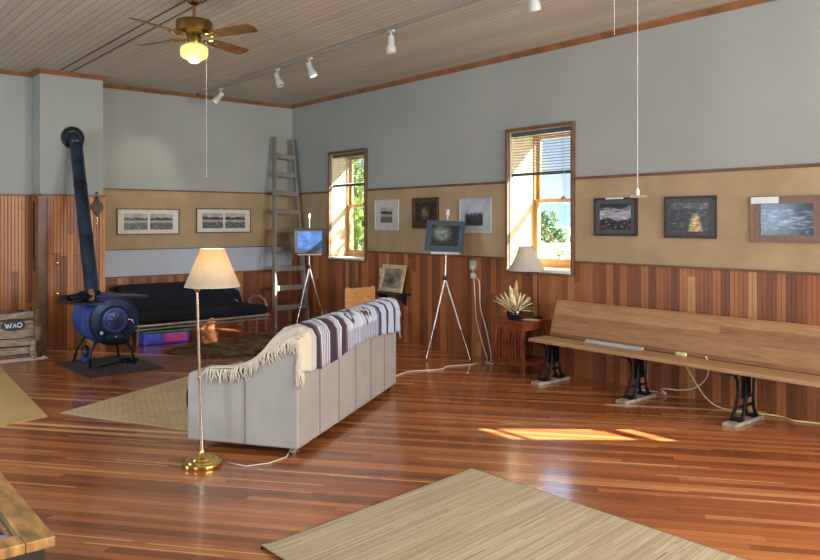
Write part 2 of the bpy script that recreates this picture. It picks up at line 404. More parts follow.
# corner boards of the boxing
trim(MB().box(BX0-.03,BX0+.07,YBOX-.04,YBOX-.02,0,1.93),M['casing'],bevel=.004)
def crown(mb,p0,p1,nrm):
    # small moulded profile swept between two points; nrm = direction into the room
    p0=Vector(p0);p1=Vector(p1);nv=Vector(nrm)
    prof=[(0,0),(.018,0),(.022,-.006),(.05,-.03),(.055,-.036),(.055,-.055),(0,-.055)]
    prof=[(0,-.055),(.014,-.055),(.018,-.048),(.046,-.014),(.05,-.008),(.05,0),(0,0)]
    vs=[];n=len(prof)
    for q in (p0,p1):
        for a,z in prof: vs.append(q+nv*a+Vector((0,0,z)))
    fs=[tuple(range(n)),tuple(range(2*n-1,n-1,-1))]+[(i,n+i,n+(i+1)%n,(i+1)%n) for i in range(n)]
    mb.add(vs,fs)
m=MB(); crown(m,(XR,YN,ZC),(XR,YB,ZC),(-1,0,0)); trim(m,M['trim'])
m=MB(); crown(m,(BX1,YB,ZC),(XR,YB,ZC),(0,-1,0)); crown(m,(BX0-.05,YBOX,ZC),(BX1+.05,YBOX,ZC),(0,-1,0)); crown(m,(XL,YREC,ZC),(BX0,YREC,ZC),(0,-1,0)); crown(m,(BX0,YBOX,ZC),(BX0,YREC,ZC),(-1,0,0)); crown(m,(BX1,YBOX,ZC),(BX1,YB,ZC),(1,0,0)); trim(m,M['trim'])
m=MB(); m.box(XL,XR-.02,YN,YN+.02,0,1.18); trim(m,M['wainB'])
# two long dark strips standing for joints between the ceiling boards
for x_ in (2.62,2.75): trim(MB().box(x_,x_+.012,YN,YBOX-.06,ZC-.006,ZC),M['gap'])

# closet door in the boxing
d=thing('door_1',None,None,(0,0,0),kind='structure')
MB().box(2.50,3.10,YBOX-.028,YBOX-.02,.06,1.88).build('door_panel',M['wainBox'],d)
MB().box(2.485,2.5,YBOX-.034,YBOX-.02,.04,1.9).box(3.10,3.112,YBOX-.034,YBOX-.02,.04,1.9).build('door_edge',M['trimd'],d)
for z in (1.09,.70):
    MB().lathe([(.008,0),(.008,.02),(.02,.026),(.022,.036),(.014,.045),(0,.047)],M=Matrix.Rotation(R(90),4,'X')).build('door_knob',M['brass'],d,loc=(2.60,YBOX-.028,z),smooth=True)

# ---------------------------------------------------------------- windows
def window(i,y0,y1,dep=.45):
    w=thing('window_%d'%i,None,None,(0,0,0),kind='structure')
    c=.03
    m=MB().box(XR-.045,XR,y0-c,y0+.004,ZS-.03,ZH+c).box(XR-.045,XR,y1-.004,y1+c,ZS-.03,ZH+c).box(XR-.045,XR,y0+.004,y1-.004,ZH-.004,ZH+c)
    m.build('window_frame',M['casing'],w,bevel=.004)
    MB().box(XR-.06,XR+dep+.01,y0-.0,y1+.0,ZS-.02,ZS+.005).build('window_sill',M['mat_cream'],w,bevel=.003)
    MB().box(XR-.05,XR-.02,y0-c,y1+c,1.03,ZS-.02).build('apron',M['casing'],w,bevel=.003)
    for k_,(a_,b_) in enumerate(((y1-.012,y1),(y0,y0+.012))): MB().box(XR,XR+dep,a_,b_,ZS+.005,ZH).build('reveal_lining',M['cream'],w)
    MB().box(XR,XR+dep,y0+.012,y1-.012,ZH-.012,ZH).build('head_lining',M['cream'],w)
    X=XR+dep; s=.036
    m=MB().box(X-.01,X+.1,y0,y0+.03,ZS,ZH).box(X-.01,X+.1,y1-.03,y1,ZS,ZH).box(X-.01,X+.1,y0,y1,ZH-.03,ZH).box(X-.01,X+.15,y0,y1,ZS,ZS+.03)
    m.build('sash_box',M['sash'],w,bevel=.003)
    a,b=y0+.03,y1-.03; zm=1.85
    def sash(nm,x0,x1,z0,z1,bt):
        m=MB().box(x0,x1,a,a+s,z0,z1).box(x0,x1,b-s,b,z0,z1).box(x0,x1,a+s,b-s,z1-s*.8,z1).box(x0,x1,a+s,b-s,z0,z0+bt)
        o=m.build(nm,M['sash'],w,bevel=.003)
        MB().box((x0+x1)/2-.002,(x0+x1)/2+.002,a+s,b-s,z0+bt,z1-s*.8).build('window_pane',M['glass'],o)
        return o
    sash('lower_sash',X,X+.035,ZS+.03,zm+.02,.075)
    sash('upper_sash',X+.045,X+.08,zm-.02,ZH-.03,.045)
    MB().box(X-.012,X,(y0+y1)/2-.03,(y0+y1)/2+.03,zm+.02,zm+.035).cyl((X-.006,(y0+y1)/2,zm+.02),(X-.006,(y0+y1)/2,zm+.05),.008).build('sash_lock',M['black'],w)
    return w
for i,(a,b) in enumerate(WIN): window(i+1,a,b,(.29,.41,.45)[i])
def blind(y0,y1,zb,label,gap=0,tilt=30):
    t=thing('venetian_blind',label,'blind',(XR+.035,(y0+y1)/2,ZH-.03),0)
    h=(y1-y0)/2-.012; L=ZH-.03-zb
    MB().box(-.02,.02,-h,h,-.028,.02).build('headrail',M['blindrail'],t,bevel=.003)
    m=MB(); n=int((L-.05-gap)/.032)
    for k in range(n):
        z=-.045-k*.032; a=R(tilt)
        m.bar((-.0135*math.cos(a),0,z-.0135*math.sin(a)),(.0135*math.cos(a),0,z+.0135*math.sin(a)),2*h-.01,.0014)
    m.build('slats',M['blind'],t)
    MB().box(-.013,.013,-h,h,-L,-L+.036).build('bottom_rail',M['blindrail'],t,bevel=.003)
    for y in (-h*.65,h*.65): MB().cyl((0,y,-L),(0,y,0),.0012,n=5).build('ladder_cord',M['blindrail'],t)
    MB().tube([(-.026,-h+.1,-.02),(-.03,-h+.11,-.3),(-.027,-h+.1,-L-.5)],.0018,5).build('pull_cord',M['cordw'],t)
blind(*WIN[0],2.13,'half-raised white venetian blind in the narrow window beside the wooden ladder')
blind(*WIN[1],2.12,'half-raised white venetian blind in the window above the small table lamp')
blind(*WIN[2],2.018,'half-raised white venetian blind in the window beyond the bench end',gap=.14)  # out of view; slat gap sized to shape the sun patch
d=thing('window_shutter','unseen board added in the window beyond the bench to trim the sun patch','shutter',(XR+.42,(WIN[2][0]+WIN[2][1])/2,ZS+.005))  # added board, out of view, that cuts off the end of the sun patch
MB().box(-.01,.01,-.42,.42,0,.56).build('blocker_board',M['sash'],d); MB().box(-.018,-.01,-.42,.42,.05,.1).box(-.018,-.01,-.42,.42,.42,.47).build('blocker_batten',M['casing'],d)
for i,(a,b) in enumerate(LW):
    w=thing('window_%d'%(4+i),None,None,kind='structure')
    MB().box(XL-.02,XL+.03,a-.06,a,.84,2.76).box(XL-.02,XL+.03,b,b+.06,.84,2.76).box(XL-.02,XL+.03,a,b,2.7,2.76).box(XL-.02,XL+.05,a,b,.84,.9).build('window_frame',M['casing'],w)
for i,(a,b) in enumerate(NW):  # frames of the added, unseen front openings
    w=thing('window_%d'%(6+i),None,None,kind='structure')
    MB().box(a-.06,a,YN-.02,YN+.03,.84,2.76).box(b,b+.06,YN-.02,YN+.03,.84,2.76).box(a,b,YN-.02,YN+.03,2.7,2.76).box(a,b,YN-.02,YN+.05,.84,.9).build('window_frame',M['casing'],w)

# ================================================================= OUTSIDE
struct('ground',MB().box(7.2,600,-300,500,-1.2,-.9),M['grassf'])
def hills():
    m=MB()
    def fn(u,v):
        th=R(-10+110*u); h=8+6*math.sin(u*9+1)+4*math.sin(u*23)+2*math.sin(u*61)
        r=420+120*v; z=-1+max(0,h+16)*math.sin(min(1,v*1.6)*math.pi/2)
        return (r*math.cos(th),r*math.sin(th),z)
    m.grid(fn,90,6); return m
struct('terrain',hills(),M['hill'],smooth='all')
def tree(name,label,cat,loc,h,rad,nleaf,ls,mat,trunk=.3,tr=.12,seed=1,group=None,cz=None,shape=(1,1,1)):
    rnd=random.Random(seed); t=thing(name,label,cat,loc,0,group)
    m=MB(); cz=cz if cz else h-rad*shape[2]*.9
    m.tube([(0,0,0),(rnd.uniform(-.1,.1)*rad,0,h*.35),(0,rnd.uniform(-.1,.1)*rad,cz)],[tr,tr*.75,tr*.4],8)
    clumps=[]
    for k in range(9):
        th=rnd.uniform(0,6.28); rr=rad*rnd.uniform(.3,.75); c=Vector((rr*math.cos(th)*shape[0],rr*math.sin(th)*shape[1],cz+rad*rnd.uniform(-.7,.6)*shape[2])); clumps.append(c)
        m.tube([(0,0,cz*.6),(c.x*.5,c.y*.5,(cz*.7+c.z)/2),tuple(c)],[tr*.4,tr*.25,tr*.1],5)
    m.build('trunk',M['bark'],t,smooth='all')
    m=MB()
    for k in range(nleaf):
        c=rnd.choice(clumps); d=Vector((rnd.gauss(0,1),rnd.gauss(0,1),rnd.gauss(0,1))).normalized()*rad*.5*rnd.random()**.4
        p=c+d; a=Vector((rnd.gauss(0,1),rnd.gauss(0,1),rnd.gauss(0,1))).normalized(); b=a.orthogonal().normalized(); s=ls*rnd.uniform(.6,1.3)
        q=a.cross(b)
        m.add([p-b*s,p-q*s*.45,p+b*s,p+q*s*.45],[(0,1,2,3)])
    m.build('foliage',mat,t); return t
tree('leafy_tree','bright green leafy tree seen close outside the narrow window','tree',(9.9,13.3,-.9),5.2,1.5,2600,.13,M['leafg'],seed=3,cz=2.4,shape=(1,1,1.3))
tree('leafy_tree','sparse young tree outside between the two windows','tree',(9.75,6.45,-.9),6.2,1.0,420,.1,M['leafg'],seed=5,tr=.06,cz=4.9)
for k,(x,y,h,r) in enumerate([(72,60,4.2,2.8),(79,58.5,3.4,2.6),(66,61,3.4,2.4),(82,72,4.4,3)]):
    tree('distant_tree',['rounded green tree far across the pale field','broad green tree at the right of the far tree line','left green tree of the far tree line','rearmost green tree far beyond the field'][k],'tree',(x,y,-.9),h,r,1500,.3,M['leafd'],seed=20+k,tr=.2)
for k,(x,y,h) in enumerate([(15.5,12.9,2.3),(13.6,11.6,1.3),(20,15.6,1.9),(18.5,14.2,1.2)]):
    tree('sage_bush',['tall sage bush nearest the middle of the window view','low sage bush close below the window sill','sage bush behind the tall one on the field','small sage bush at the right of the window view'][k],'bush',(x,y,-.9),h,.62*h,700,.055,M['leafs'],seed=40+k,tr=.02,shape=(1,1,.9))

# ================================================================= PICTURES
def rnd2(seed):
    r=random.Random(seed); ph=[(r.uniform(2,30),r.uniform(2,30),r.uniform(0,6.28),r.uniform(.3,1)) for _ in range(14)]
    def f(u,v,s=1):
        t=0;w=0
        for a,b,p,g in ph: t+=g*math.sin(a*s*u+p+2*math.sin(b*.35*v+p))*math.cos(b*s*v+p*2+1.3*math.sin(a*.3*u)); w+=g
        return t/w*1.6
    return f
from mathutils import noise as mn
def img(kind,seed):
    def fb(u,v,sx,sy,o=5): return mn.fractal(Vector((u*sx+seed*3.1,v*sy+seed*1.7,seed)),.9,2.1,o)
    def g(u,v):  # v=0 bottom
        n=fb(u,v,3,3); fine=fb(u,v,10,14); st=fb(u,v,4,22)
        if kind=='valley':
            h=.74+.07*fb(u,0,5,1)
            if v>h: L=.62+.12*n
            elif v>.56: L=.16+.22*fine
            elif v>.40: L=.58+.2*st
            else: L=.26+.42*max(0,fine)+.15*st
        elif kind=='ridge':
            r_=.52+.22*u+.10*math.sin(5*u+1)+.05*n
            if v>r_+.22: L=.13+.12*fine
            elif v>r_+.10: L=.42+.3*st
            elif v>r_-.22: L=.62+.35*st
            else: L=.10+.5*max(0,fine-.05)
            return (L,L*.98,L*1.02)
        elif kind=='glow':
            L=.14+.3*max(0,fine)+.12*st
            if v>.78: L+=.12
            hw=.10+.20*max(0,.62-v); dd=abs(u-.66)/hw
            w=max(0,1-dd**3)*max(0,min(1,(.66-v)/.1))*(.75+.5*fine) if v<.66 else 0
            w=max(0,w); return (L*(1-w)+.98*w,L*(1-w)+.80*w,L*.95*(1-w)+.42*w)
        elif kind=='water':
            L=.30+.5*st+.2*fine if v<.82 else .12+.2*fine
            if v<.2: L=.12+.4*max(0,fine)
            return (L*.82,L*.95,L*1.12)
        elif kind=='portrait':
            dd=math.hypot((u-.5)*1.3,(v-.5)); L=.10+.42*max(0,1-dd/.42)+.25*fine; return (L*1.0,L*.84,L*.66)
        elif kind=='mist':
            dd=math.hypot((u-.38)*1.2,(v-.62)); L=.08+.5*max(0,1-dd/.5)*(1+.6*n)+.2*max(0,fine); return (L*.88,L*1.0,L*.92)
        elif kind=='forest':
            sp=.62+.22*fb(u,0,26,1,2); L=(.72+.1*n) if v>sp else (.12+.22*max(0,fine)+(.1 if math.sin(u*70)>.6 else 0)); return (L*.95,L,L*1.06)
        elif kind=='bluedusk':
            L=.34+.06*st+.12*n+.08*v; return (L*.5,L*.85,L*1.4)
        elif kind=='sketch':
            L=.50+.16*n+.10*fb(u,v,5,7,2)-.25*max(0,1-math.hypot((u-.45)*2.2,(v-.45)*2.6)); return (L*.95,L*.9,L*.76)
        else: L=.3+.2*n
        return (L,L*.98,L*.92)
    def h(u,v):
        c=g(u,v); return tuple(max(.004,min(1,x))**2.0 for x in c)
    return h
def picture(name,label,cat,loc,rot,w,h,fw,fm,mm,prints,group=None,depth=.022,extra=None):
    """stands in local XZ plane facing -Y; origin at centre of back"""
    t=thing(name,label,cat,loc,0,group); t.rotation_euler=rot
    D=depth
    m=MB().box(-w/2,w/2,-D,0,h/2-fw,h/2).box(-w/2,w/2,-D,0,-h/2,-h/2+fw).box(-w/2,-w/2+fw,-D,0,-h/2+fw,h/2-fw).box(w/2-fw,w/2,-D,0,-h/2+fw,h/2-fw)
    m.build('frame',fm,t,bevel=.002)
    MB().box(-w/2+fw,w/2-fw,-D*.6,0,-h/2+fw,h/2-fw).build('mount',mm,t)
    for (cx,cz,pw,ph,kind,seed) in prints:
        fn=img(kind,seed); nu=max(12,int(pw/.005)); nv=max(10,int(ph/.005))
        m=MB(); m.grid(lambda u,v:(cx+(u-.5)*pw,-D*.6-.0015,cz+(v-.5)*ph,fn(u,v)),nu,nv)
        m.build('photo_print',M['print'],t)
    return t
RZ=(0,0,R(-90))   # faces -X (right wall): local -Y -> -X
def onR(name,label,y0,y1,z0,z1,fw,fm,mm,prints,**k):
    return picture(name,label,'picture',(XR-.014,(y0+y1)/2,(z0+z1)/2),RZ,abs(y1-y0),z1-z0,fw,fm,mm,prints,**k)
GP='framed photographs hung along the tan board'
onR('framed_photo','small black and white photo in a white mount, right of the narrow window',7.79,8.31,1.49,1.91,.012,M['frame_white'],M['frame_white'],[(0,.0,.26,.21,'valley',11)],group=GP)
onR('framed_photo','sepia photo in a dark brown frame, behind the standing easel',6.99,7.50,1.52,1.92,.05,M['frame_brown'],M['frame_brown'],[(0,0,.36,.25,'portrait',12)],group=GP)
onR('framed_photo','tall-tree photo in a wide pale grey mount, left of the lamp window',6.07,6.60,1.47,1.89,.014,M['frame_grey'],M['frame_grey'],[(-.02,0,.30,.24,'forest',13)],group=GP)
p=onR('framed_photo','black and white rock photo in black frame with a card on top edge',4.12,4.62,1.465,1.845,.02,M['frame_black'],M['mat_grey'],[(0,.0,.36,.26,'ridge',14)],group=GP)
MB().box(-.10,.10,-.03,-.022,.175,.19).build('title_card',M['papercard'],p)
p.children[-1]
p=onR('framed_photo','dark photo with a glowing golden patch, middle of the three by the bench',3.32,3.83,1.455,1.84,.02,M['frame_black'],M['frame_dark'],[(0,.0,.37,.26,'glow',15)],group=GP)
p=onR('framed_photo','bluish photo in a wide taupe mount with a white label, far right',2.42,3.01,1.435,1.82,.012,M['mat_taupe'],M['mat_taupe'],[(.0,-.005,.42,.26,'water',16)],group=GP)
MB().box(-.29,-.06,-.027,-.022,.13,.185).build('title_label',M['papercard'],p)
def onB(label,x0,x1,z0,z1,s):
    w=x1-x0; return picture('framed_photo',label,'picture',((x0+x1)/2,YB-.016,(z0+z1)/2),(0,0,0),w,z1-z0,.014,M['frame_dark'],M['mat_cream'],
       [(-w*.205,0,w*.37,(z1-z0)*.62,'valley',s),(w*.205,0,w*.37,(z1-z0)*.62,'valley',s+1)],group='paired stereo photographs above the futon')
onB('cream-mounted pair of sepia landscape photos, left one of two above the futon',3.51,4.41,1.425,1.795,21)
onB('cream-mounted pair of grey landscape photos above the futon, nearer the ladder',4.67,5.57,1.44,1.81,25)

# small wall fittings
def plate(label,y,z,kind):
    t=thing('light_switch' if kind=='s' else 'wall_outlet',label,'switch' if kind=='s' else 'outlet',(XR-.02,y,z))
    MB().box(-.008,0,-.036,.036,-.058,.058).build('cover_plate',M['white'],t,bevel=.003)
    if kind=='s': MB().box(-.016,-.008,-.006,.006,-.012,.012).build('toggle',M['white'],t)
    else:
        for dz in (-.025,.025): MB().box(-.011,-.008,-.016,.016,dz-.015,dz+.015).build('socket',M['frame_grey'],t,bevel=.002)
plate('white light switch plate on the wainscot right of the narrow window',8.17,.905,'s')
t=thing('wall_outlet','white outlet box with two cords plugged in, on the wainscot behind easel','outlet',(XR-.02,6.36,1.08))
MB().box(-.03,0,-.045,.045,-.05,.06).build('outlet_box',M['frame_grey'],t,bevel=.004); MB().box(-.05,-.03,-.04,-.005,-.03,.005).build('plug',M['white'],t,bevel=.004); MB().box(-.03,0,-.04,.03,-.15,-.09).build('power_adapter',M['white'],t,bevel=.004)

# ================================================================= SOFA
SA=R(33.4); so=thing('sofa','pale grey leather sofa seen from behind, with a striped blanket on its back','sofa',(2.65,4.35,0),SA)
SL=2.18; SD=.855   # local x along back, y = depth toward the front
prof=[(0,.06),(0,.785),(.015,.805),(.05,.80),(.1,.768),(.2,.712),(.3,.648),(.38,.597),(.46,.565),(.6,.555),(.80,.55),(.845,.535),(.86,.50),(.86,.06)]
def armp(x0,x1):
    n=len(prof); vs=[(x0,y,z) for y,z in prof]+[(x1,y,z) for y,z in prof]
    return MB().add(vs,[tuple(range(n)),tuple(range(2*n-1,n-1,-1))]+[(i,n+i,n+(i+1)%n,(i+1)%n) for i in range(n)])
for x0,x1 in ((0,.24),(SL-.24,SL)):
    a=armp(x0,x1).build('armrest',M['leather'],so,bevel=.018,seg=3,angle=35)
    if x0==0: MB().tube([(-.003,.40,.07),(-.003,.40,.59)],.004,6).build('piping',M['seam'],a)
m=MB().box(.24,SL-.24,0,.86,.06,.36); m.build('base',M['leather'],so,bevel=.01)
m=MB(); bp=[(.002,.07),(0,.79),(.03,.83),(.1,.845),(.2,.82),(.28,.74),(.30,.6),(.26,.36)]
n=len(bp); m.add([(.2,y,z) for y,z in bp]+[(SL-.04,y,z) for y,z in bp],[tuple(range(n)),tuple(range(2*n-1,n-1,-1))]+[(i,n+i,n+(i+1)%n,(i+1)%n) for i in range(n)])
b=m.build('backrest',M['leather'],so,bevel=.02,seg=3,angle=35)
m=MB()
for k in range(1,6): x=SL*k/6; m.tube([(x,-.001,.07),(x,-.001,.79)],.0035,6)
m.build('back_seam',M['seam'],so)
for k in range(3):
    w=(SL-.48)/3; x=.24+k*w
    MB().box(x+.004,x+w-.004,.27,.87,.36,.47).build('seat_cushion',M['leather'],so,bevel=.03,seg=3)
for x,y in ((.08,.06),(SL-.08,.06),(.08,.8),(SL-.08,.8)):
    f=MB().cyl((x-.012,y,.028),(x+.012,y,.028),.028,n=16).build('caster',M['chrome'],so,smooth=True); MB().cyl((x,y,.03),(x,y,.07),.012).build('caster_stem',M['black'],f)
MB().tube([(.05,.862,.40),(.05,.885,.40),(.05,.89,.34),(.05,.885,.28),(.05,.862,.27)],.012,8).build('recliner_lever',M['black'],so,smooth='all')

# blanket draped over the back
def stripe(x,q):
    cream=lin((216,206,182)); wht=lin((206,210,216)); dk=lin((58,44,56)); br=lin((110,84,84)); nv=lin((52,54,98)); lb=lin((186,192,206)); gy=lin((122,124,138))
    if x<.16: return cream
    seg=[(.24,lin((196,190,184))),(.30,dk),(.33,br),(.355,wht),(.37,gy),(.385,wht),(.40,gy),(.415,wht),(.43,dk),(.445,wht),(.47,gy),(.49,wht),(.52,dk),(.60,dk),(.63,br),(.65,wht),(.665,gy),(.68,wht),(.695,gy),(.72,wht),(.80,dk),(.84,br)]
    for e,c in seg:
        if x<e: return c
    if x<1.55:
        # pale field with dark figures
        fx=x-.84
        for cx,cq,s in ((.14,.35,.08),(.24,.5,.07),(.46,.30,.07),(.56,.36,.06),(.22,.8,.05),(.36,.45,.04)):
            a=abs(fx-cx)/s; bq=abs(q-cq)/(.16)
            if a+bq<1 and (math.sin(fx*90)+math.sin(q*40+fx*30))>-.5: return dk
        if abs(q-.93)<.05 or q<.16: return gy if int(x*60)%2 else lb
        return lb if int(x*22)%5 else wht
    seg=[(1.60,gy),(1.66,nv),(1.78,lb),(1.80,wht),(1.86,lin((66,60,82))),(1.88,wht),(1.99,lb),(2.00,wht),(2.06,nv),(2.3,lb)]
    for e,c in seg:
        if x<e: return c
    return lb
bk=bpy.data.objects.new('b',None)
secmid=[(-.018,.585),(-.02,.7),(-.02,.79),(.01,.845),(.06,.868),(.12,.872),(.2,.85),(.28,.78),(.32,.66),(.33,.55)]
secend=[(-.02,.60),(-.02,.7),(-.02,.79),(-.01,.818),(.05,.822),(.12,.785),(.22,.727),(.36,.635),(.5,.585),(.70,.577)]
def lerp(a,b,t): return a+(b-a)*t
def sec(i,x):
    k=max(0,min(1,(x-.07)/.13)); k=k*k*(3-2*k)
    a=secend[i];b=secmid[i]; return (lerp(a[0],b[0],k),lerp(a[1],b[1],k))
NX=150; NQ=45
rb=random.Random(3); wob=[rb.uniform(-1,1) for _ in range(20)]
def blk(u,v):
    x=-.012+u*(SL+.03); q=v*9; i=min(8,int(q)); f=q-i
    a=sec(i,x); b=sec(i+1,x); y=lerp(a[0],b[0],f); z=lerp(a[1],b[1],f)
    if v<.2:
        hang=(.2-v)/.2; drop=.03*math.sin(x*3.1+.6)+(.05 if 1.15<x<1.3 else 0)*0; z-=hang*drop
        y-=hang*(.006+.006*math.sin(x*23))
    z+=.004*math.sin(x*31+v*9)+.003*math.sin(x*57+v*23)
    y-=.004*abs(math.sin(x*17+v*5))
    return (x,y,z,stripe(x,v))
m=MB(); m.grid(blk,NX*2,NQ)
bt=thing('blanket','striped woven blanket with cream fringe draped over the sofa back','blanket',(2.65,4.35,0),SA)
m.build('blanket_cloth',M['blanket'],bt,smooth='all',solid=.008)
m=MB()
for k in range(150):
    # near end edge follows the arm profile, tassels hang on the end face
    v=k/149; q=v*9; i=min(8,int(q)); f=q-i; a=secend[i]; b=secend[i+1]; y=lerp(a[0],b[0],f); z=lerp(a[1],b[1],f)
    L=rb.uniform(.07,.125)
    if v<.06: L=.14
    m.tube([(-.014,y,z-.004),(-.02,y+rb.uniform(-.005,.015),z-.02),(-.018+rb.uniform(-.006,.003),y+rb.uniform(-.01,.03),z-L*.6),(-.016,y+rb.uniform(-.02,.04),z-L)],[.0045,.005,.004,.002],5)
for k in range(9):
    x=-.01+k*.006; m.tube([(x,-.024,.60),(x+rb.uniform(-.01,.01),-.028,.54),(x+rb.uniform(-.015,.015),-.024,.47)],[.005,.005,.002],5)
for k in range(34):
    x=SL+.018; v=k/33; q=v*9*.6; i=min(8,int(q)); f=q-i; a=secmid[i]; b=secmid[i+1]; y=lerp(a[0],b[0],f); z=lerp(a[1],b[1],f)
    m.tube([(x,y,z),(x+.012,y,z-.03),(x+.008+rb.uniform(0,.01),y+rb.uniform(-.02,.02),z-rb.uniform(.08,.12))],[.0045,.004,.002],5)
tag(m.build('fringe',M['fringe'],bt,smooth='all'),kind='stuff')

# ================================================================= FLOOR LAMP
t=thing('floor_lamp','tall brass floor lamp with lit cream shade standing at the sofa end','lamp',(2.095,4.64,0))
MB().lathe([(.128,0),(.131,.006),(.131,.024),(.126,.03),(.110,.033),(.106,.04),(.072,.044),(.066,.054),(.04,.058),(.03,.07),(.018,.08),(.014,.1)],n=56).build('base',M['brass'],t,smooth=True)
top=Vector((-.025,.02,1.14))
m=MB().cyl((0,0,.09),tuple(top*.5),.0105).cyl(tuple(top*.5),tuple(top),.009); m.lathe([(.015,-.01),(.015,.012)],c=tuple(top*.5),n=16)
m.build('pole',M['brasspole'],t,smooth=True)
MB().lathe([(.008,0),(.02,.01),(.024,.03),(.014,.045),(.012,.06),(.008,.075)],c=tuple(top),n=16).build('finial',M['brass'],t,smooth=True)
rx=Vector((.767,-.641,0))
e=top+Vector((0,0,.06)); e1=e+rx*.06+Vector((0,0,-.01)); c0=top+rx*.10+Vector((0,0,.02))
m=MB().tube([tuple(e),tuple(e+rx*.03),tuple(e1),tuple(e1+Vector((0,0,.03))),tuple(e1+rx*.09+Vector((.0,.0,.035)))],.006,8).cyl(tuple(e1+Vector((0,0,-.012))),tuple(e1+Vector((0,0,.045))),.011).cyl(tuple(c0+Vector((0,0,-.0))),tuple(c0+Vector((0,0,.09))),.013)
m.build('swing_arm',M['brass'],t,smooth=True)
sc=c0+Vector((0,0,.02))
m=MB().lathe([(.178,0),(.076,.245)],c=tuple(sc),n=48,caps=False); sh=m.build('lamp_shade',M['shade'],t,smooth='all',solid=.002)
for r_,z_ in ((.178,0),(.076,.245)): MB().tube([tuple(sc+Vector((r_*math.cos(a*math.pi/16),r_*math.sin(a*math.pi/16),z_))) for a in range(33)],.003,6).build('shade_ring',M['mat_cream'],sh)
m=MB()
for a in range(3): m.cyl(tuple(sc+Vector((0,0,.215))),tuple(sc+Vector((.076*math.cos(a*2.09),.076*math.sin(a*2.09),.23))),.0015,n=5)
m.cyl(tuple(c0),tuple(sc+Vector((0,0,.215))),.003,n=6); m.build('shade_spider',M['brass'],sh)
MB().ball(tuple(sc+Vector((0,0,.14))),.028,sc=(1,1,1.2)).build('light_bulb',M['bulb'],t,smooth='all')
FL=Vector((2.095,4.64,0))+sc+Vector((0,0,.14))
tag(MB().tube([(2.24,4.57,.006),(2.30,4.42,.006),(2.45,4.38,.006),(2.60,4.42,.006),(2.72,4.56,.006),(2.9,4.75,.006)],.004,6).build('lamp_cord',M['cordw'],None,smooth='all'),'thin pale lamp cord running under the sofa corner','cord')

# ================================================================= BENCH
BY1=4.93; BY0=1.75
t=thing('long_bench','long oak settle bench on black cast iron supports along the right wall','bench',(0,0,0))
m=MB().box(5.65,5.93,BY0,BY1,.415,.45); m.build('seat',M['benchseat'],t,bevel=.008)
m=MB(); m.add([(x,y,z) for y in (BY0,BY1) for x,z in ((5.975,.445),(5.995,.435),(6.125,.795),(6.105,.803))],[(0,1,2,3),(7,6,5,4),(0,4,5,1),(1,5,6,2),(2,6,7,3),(3,7,4,0)])
m.build('backrest',M['bench'],t,bevel=.004)
for y in (4.82,3.84,2.86,1.9):
    w=.05
    m=MB()
    # cast-iron bracket: two bowed legs, braces, seat arm and back upright
    for dy in (-.035,.035):
        m.tube([(5.76,y+dy*1.2,.04),(5.81,y+dy,.12),(5.845,y+dy,.22),(5.84,y+dy,.33),(5.77,y+dy,.405)],[.016,.013,.012,.012,.014],8)
        m.tube([(6.0,y+dy*1.2,.04),(5.965,y+dy,.12),(5.96,y+dy,.22),(5.97,y+dy,.33),(5.99,y+dy,.41),(6.02,y+dy,.5),(6.08,y+dy,.66)],[.016,.013,.012,.012,.012,.011,.008],8)
    m.box(5.67,6.0,y-.035,y+.035,.398,.415)
    for z,a,b in ((.13,5.80,6.03),(.2,5.84,5.985),(.27,5.845,5.975),(.34,5.84,5.975)): m.box(a,b,y-.012,y+.012,z-.008,z+.008)
    m.tube([(5.84,y,.2),(5.91,y,.24),(5.975,y,.27)],.009,6).tube([(5.98,y,.2),(5.91,y,.235),(5.845,y,.27)],.009,6).tube([(5.84,y,.27),(5.91,y,.31),(5.97,y,.34)],.009,6).tube([(5.97,y,.27),(5.91,y,.31),(5.84,y,.34)],.009,6)
    m.box(5.835,5.985,y-.006,y+.006,.2,.39)
    m.box(5.72,5.80,y-.045,y+.045,.028,.05).box(5.96,6.04,y-.045,y+.045,.028,.05)
    l=m.build('iron_support',M['iron'],t,smooth=True)
    MB().box(5.63,6.11,y-.055,y+.055,0,.03).build('foot_board',M['paleplank'],l,bevel=.004)
tag(MB().box(5.895,5.925,3.80,4.42,.450,.472).box(5.85,5.925,3.80,4.42,.450,.454).build('metal_strip',M['frame_grey'],None,bevel=.002),'narrow grey metal strip lying on the bench seat against the backrest','strip')
t=thing('plug_adapter','small cream plug adapter lying on the bench seat','adapter',(5.90,3.42,.451))
MB().box(-.02,.02,-.045,.045,0,.03).build('adapter_body',M['cordy'],t,bevel=.005); MB().box(-.022,-.02,-.03,.03,.008,.022).build('socket_face',M['frame_white'],t)
def cord(label,pts,mat,r=.0055):
    # smooth through points
    P=[Vector(p) for p in pts]; out=[]
    for i in range(len(P)-1):
        p0=P[max(i-1,0)];p1=P[i];p2=P[i+1];p3=P[min(i+2,len(P)-1)]
        for k in range(8):
            s=k/8; out.append(.5*((2*p1)+(p2-p0)*s+(2*p0-5*p1+4*p2-p3)*s*s+(3*p1-p0-3*p2+p3)*s**3))
    out.append(P[-1])
    return tag(MB().tube([tuple(p) for p in out],r,7).build('extension_cord',mat,None,smooth='all'),label,'cord')
cord('cream cord looping from the bench seat down along the skirting to the right',[(5.91,3.45,.462),(5.955,3.44,.46),(5.96,3.42,.38),(6.05,3.38,.22),(6.10,3.30,.08),(6.14,3.2,.012),(6.14,3.0,.008),(6.22,2.84,.009),(6.245,2.72,.008),(6.2,2.6,.008),(6.27,2.42,.008),(6.28,2.2,.008),(6.22,1.9,.008)],M['cordy'],.0065)
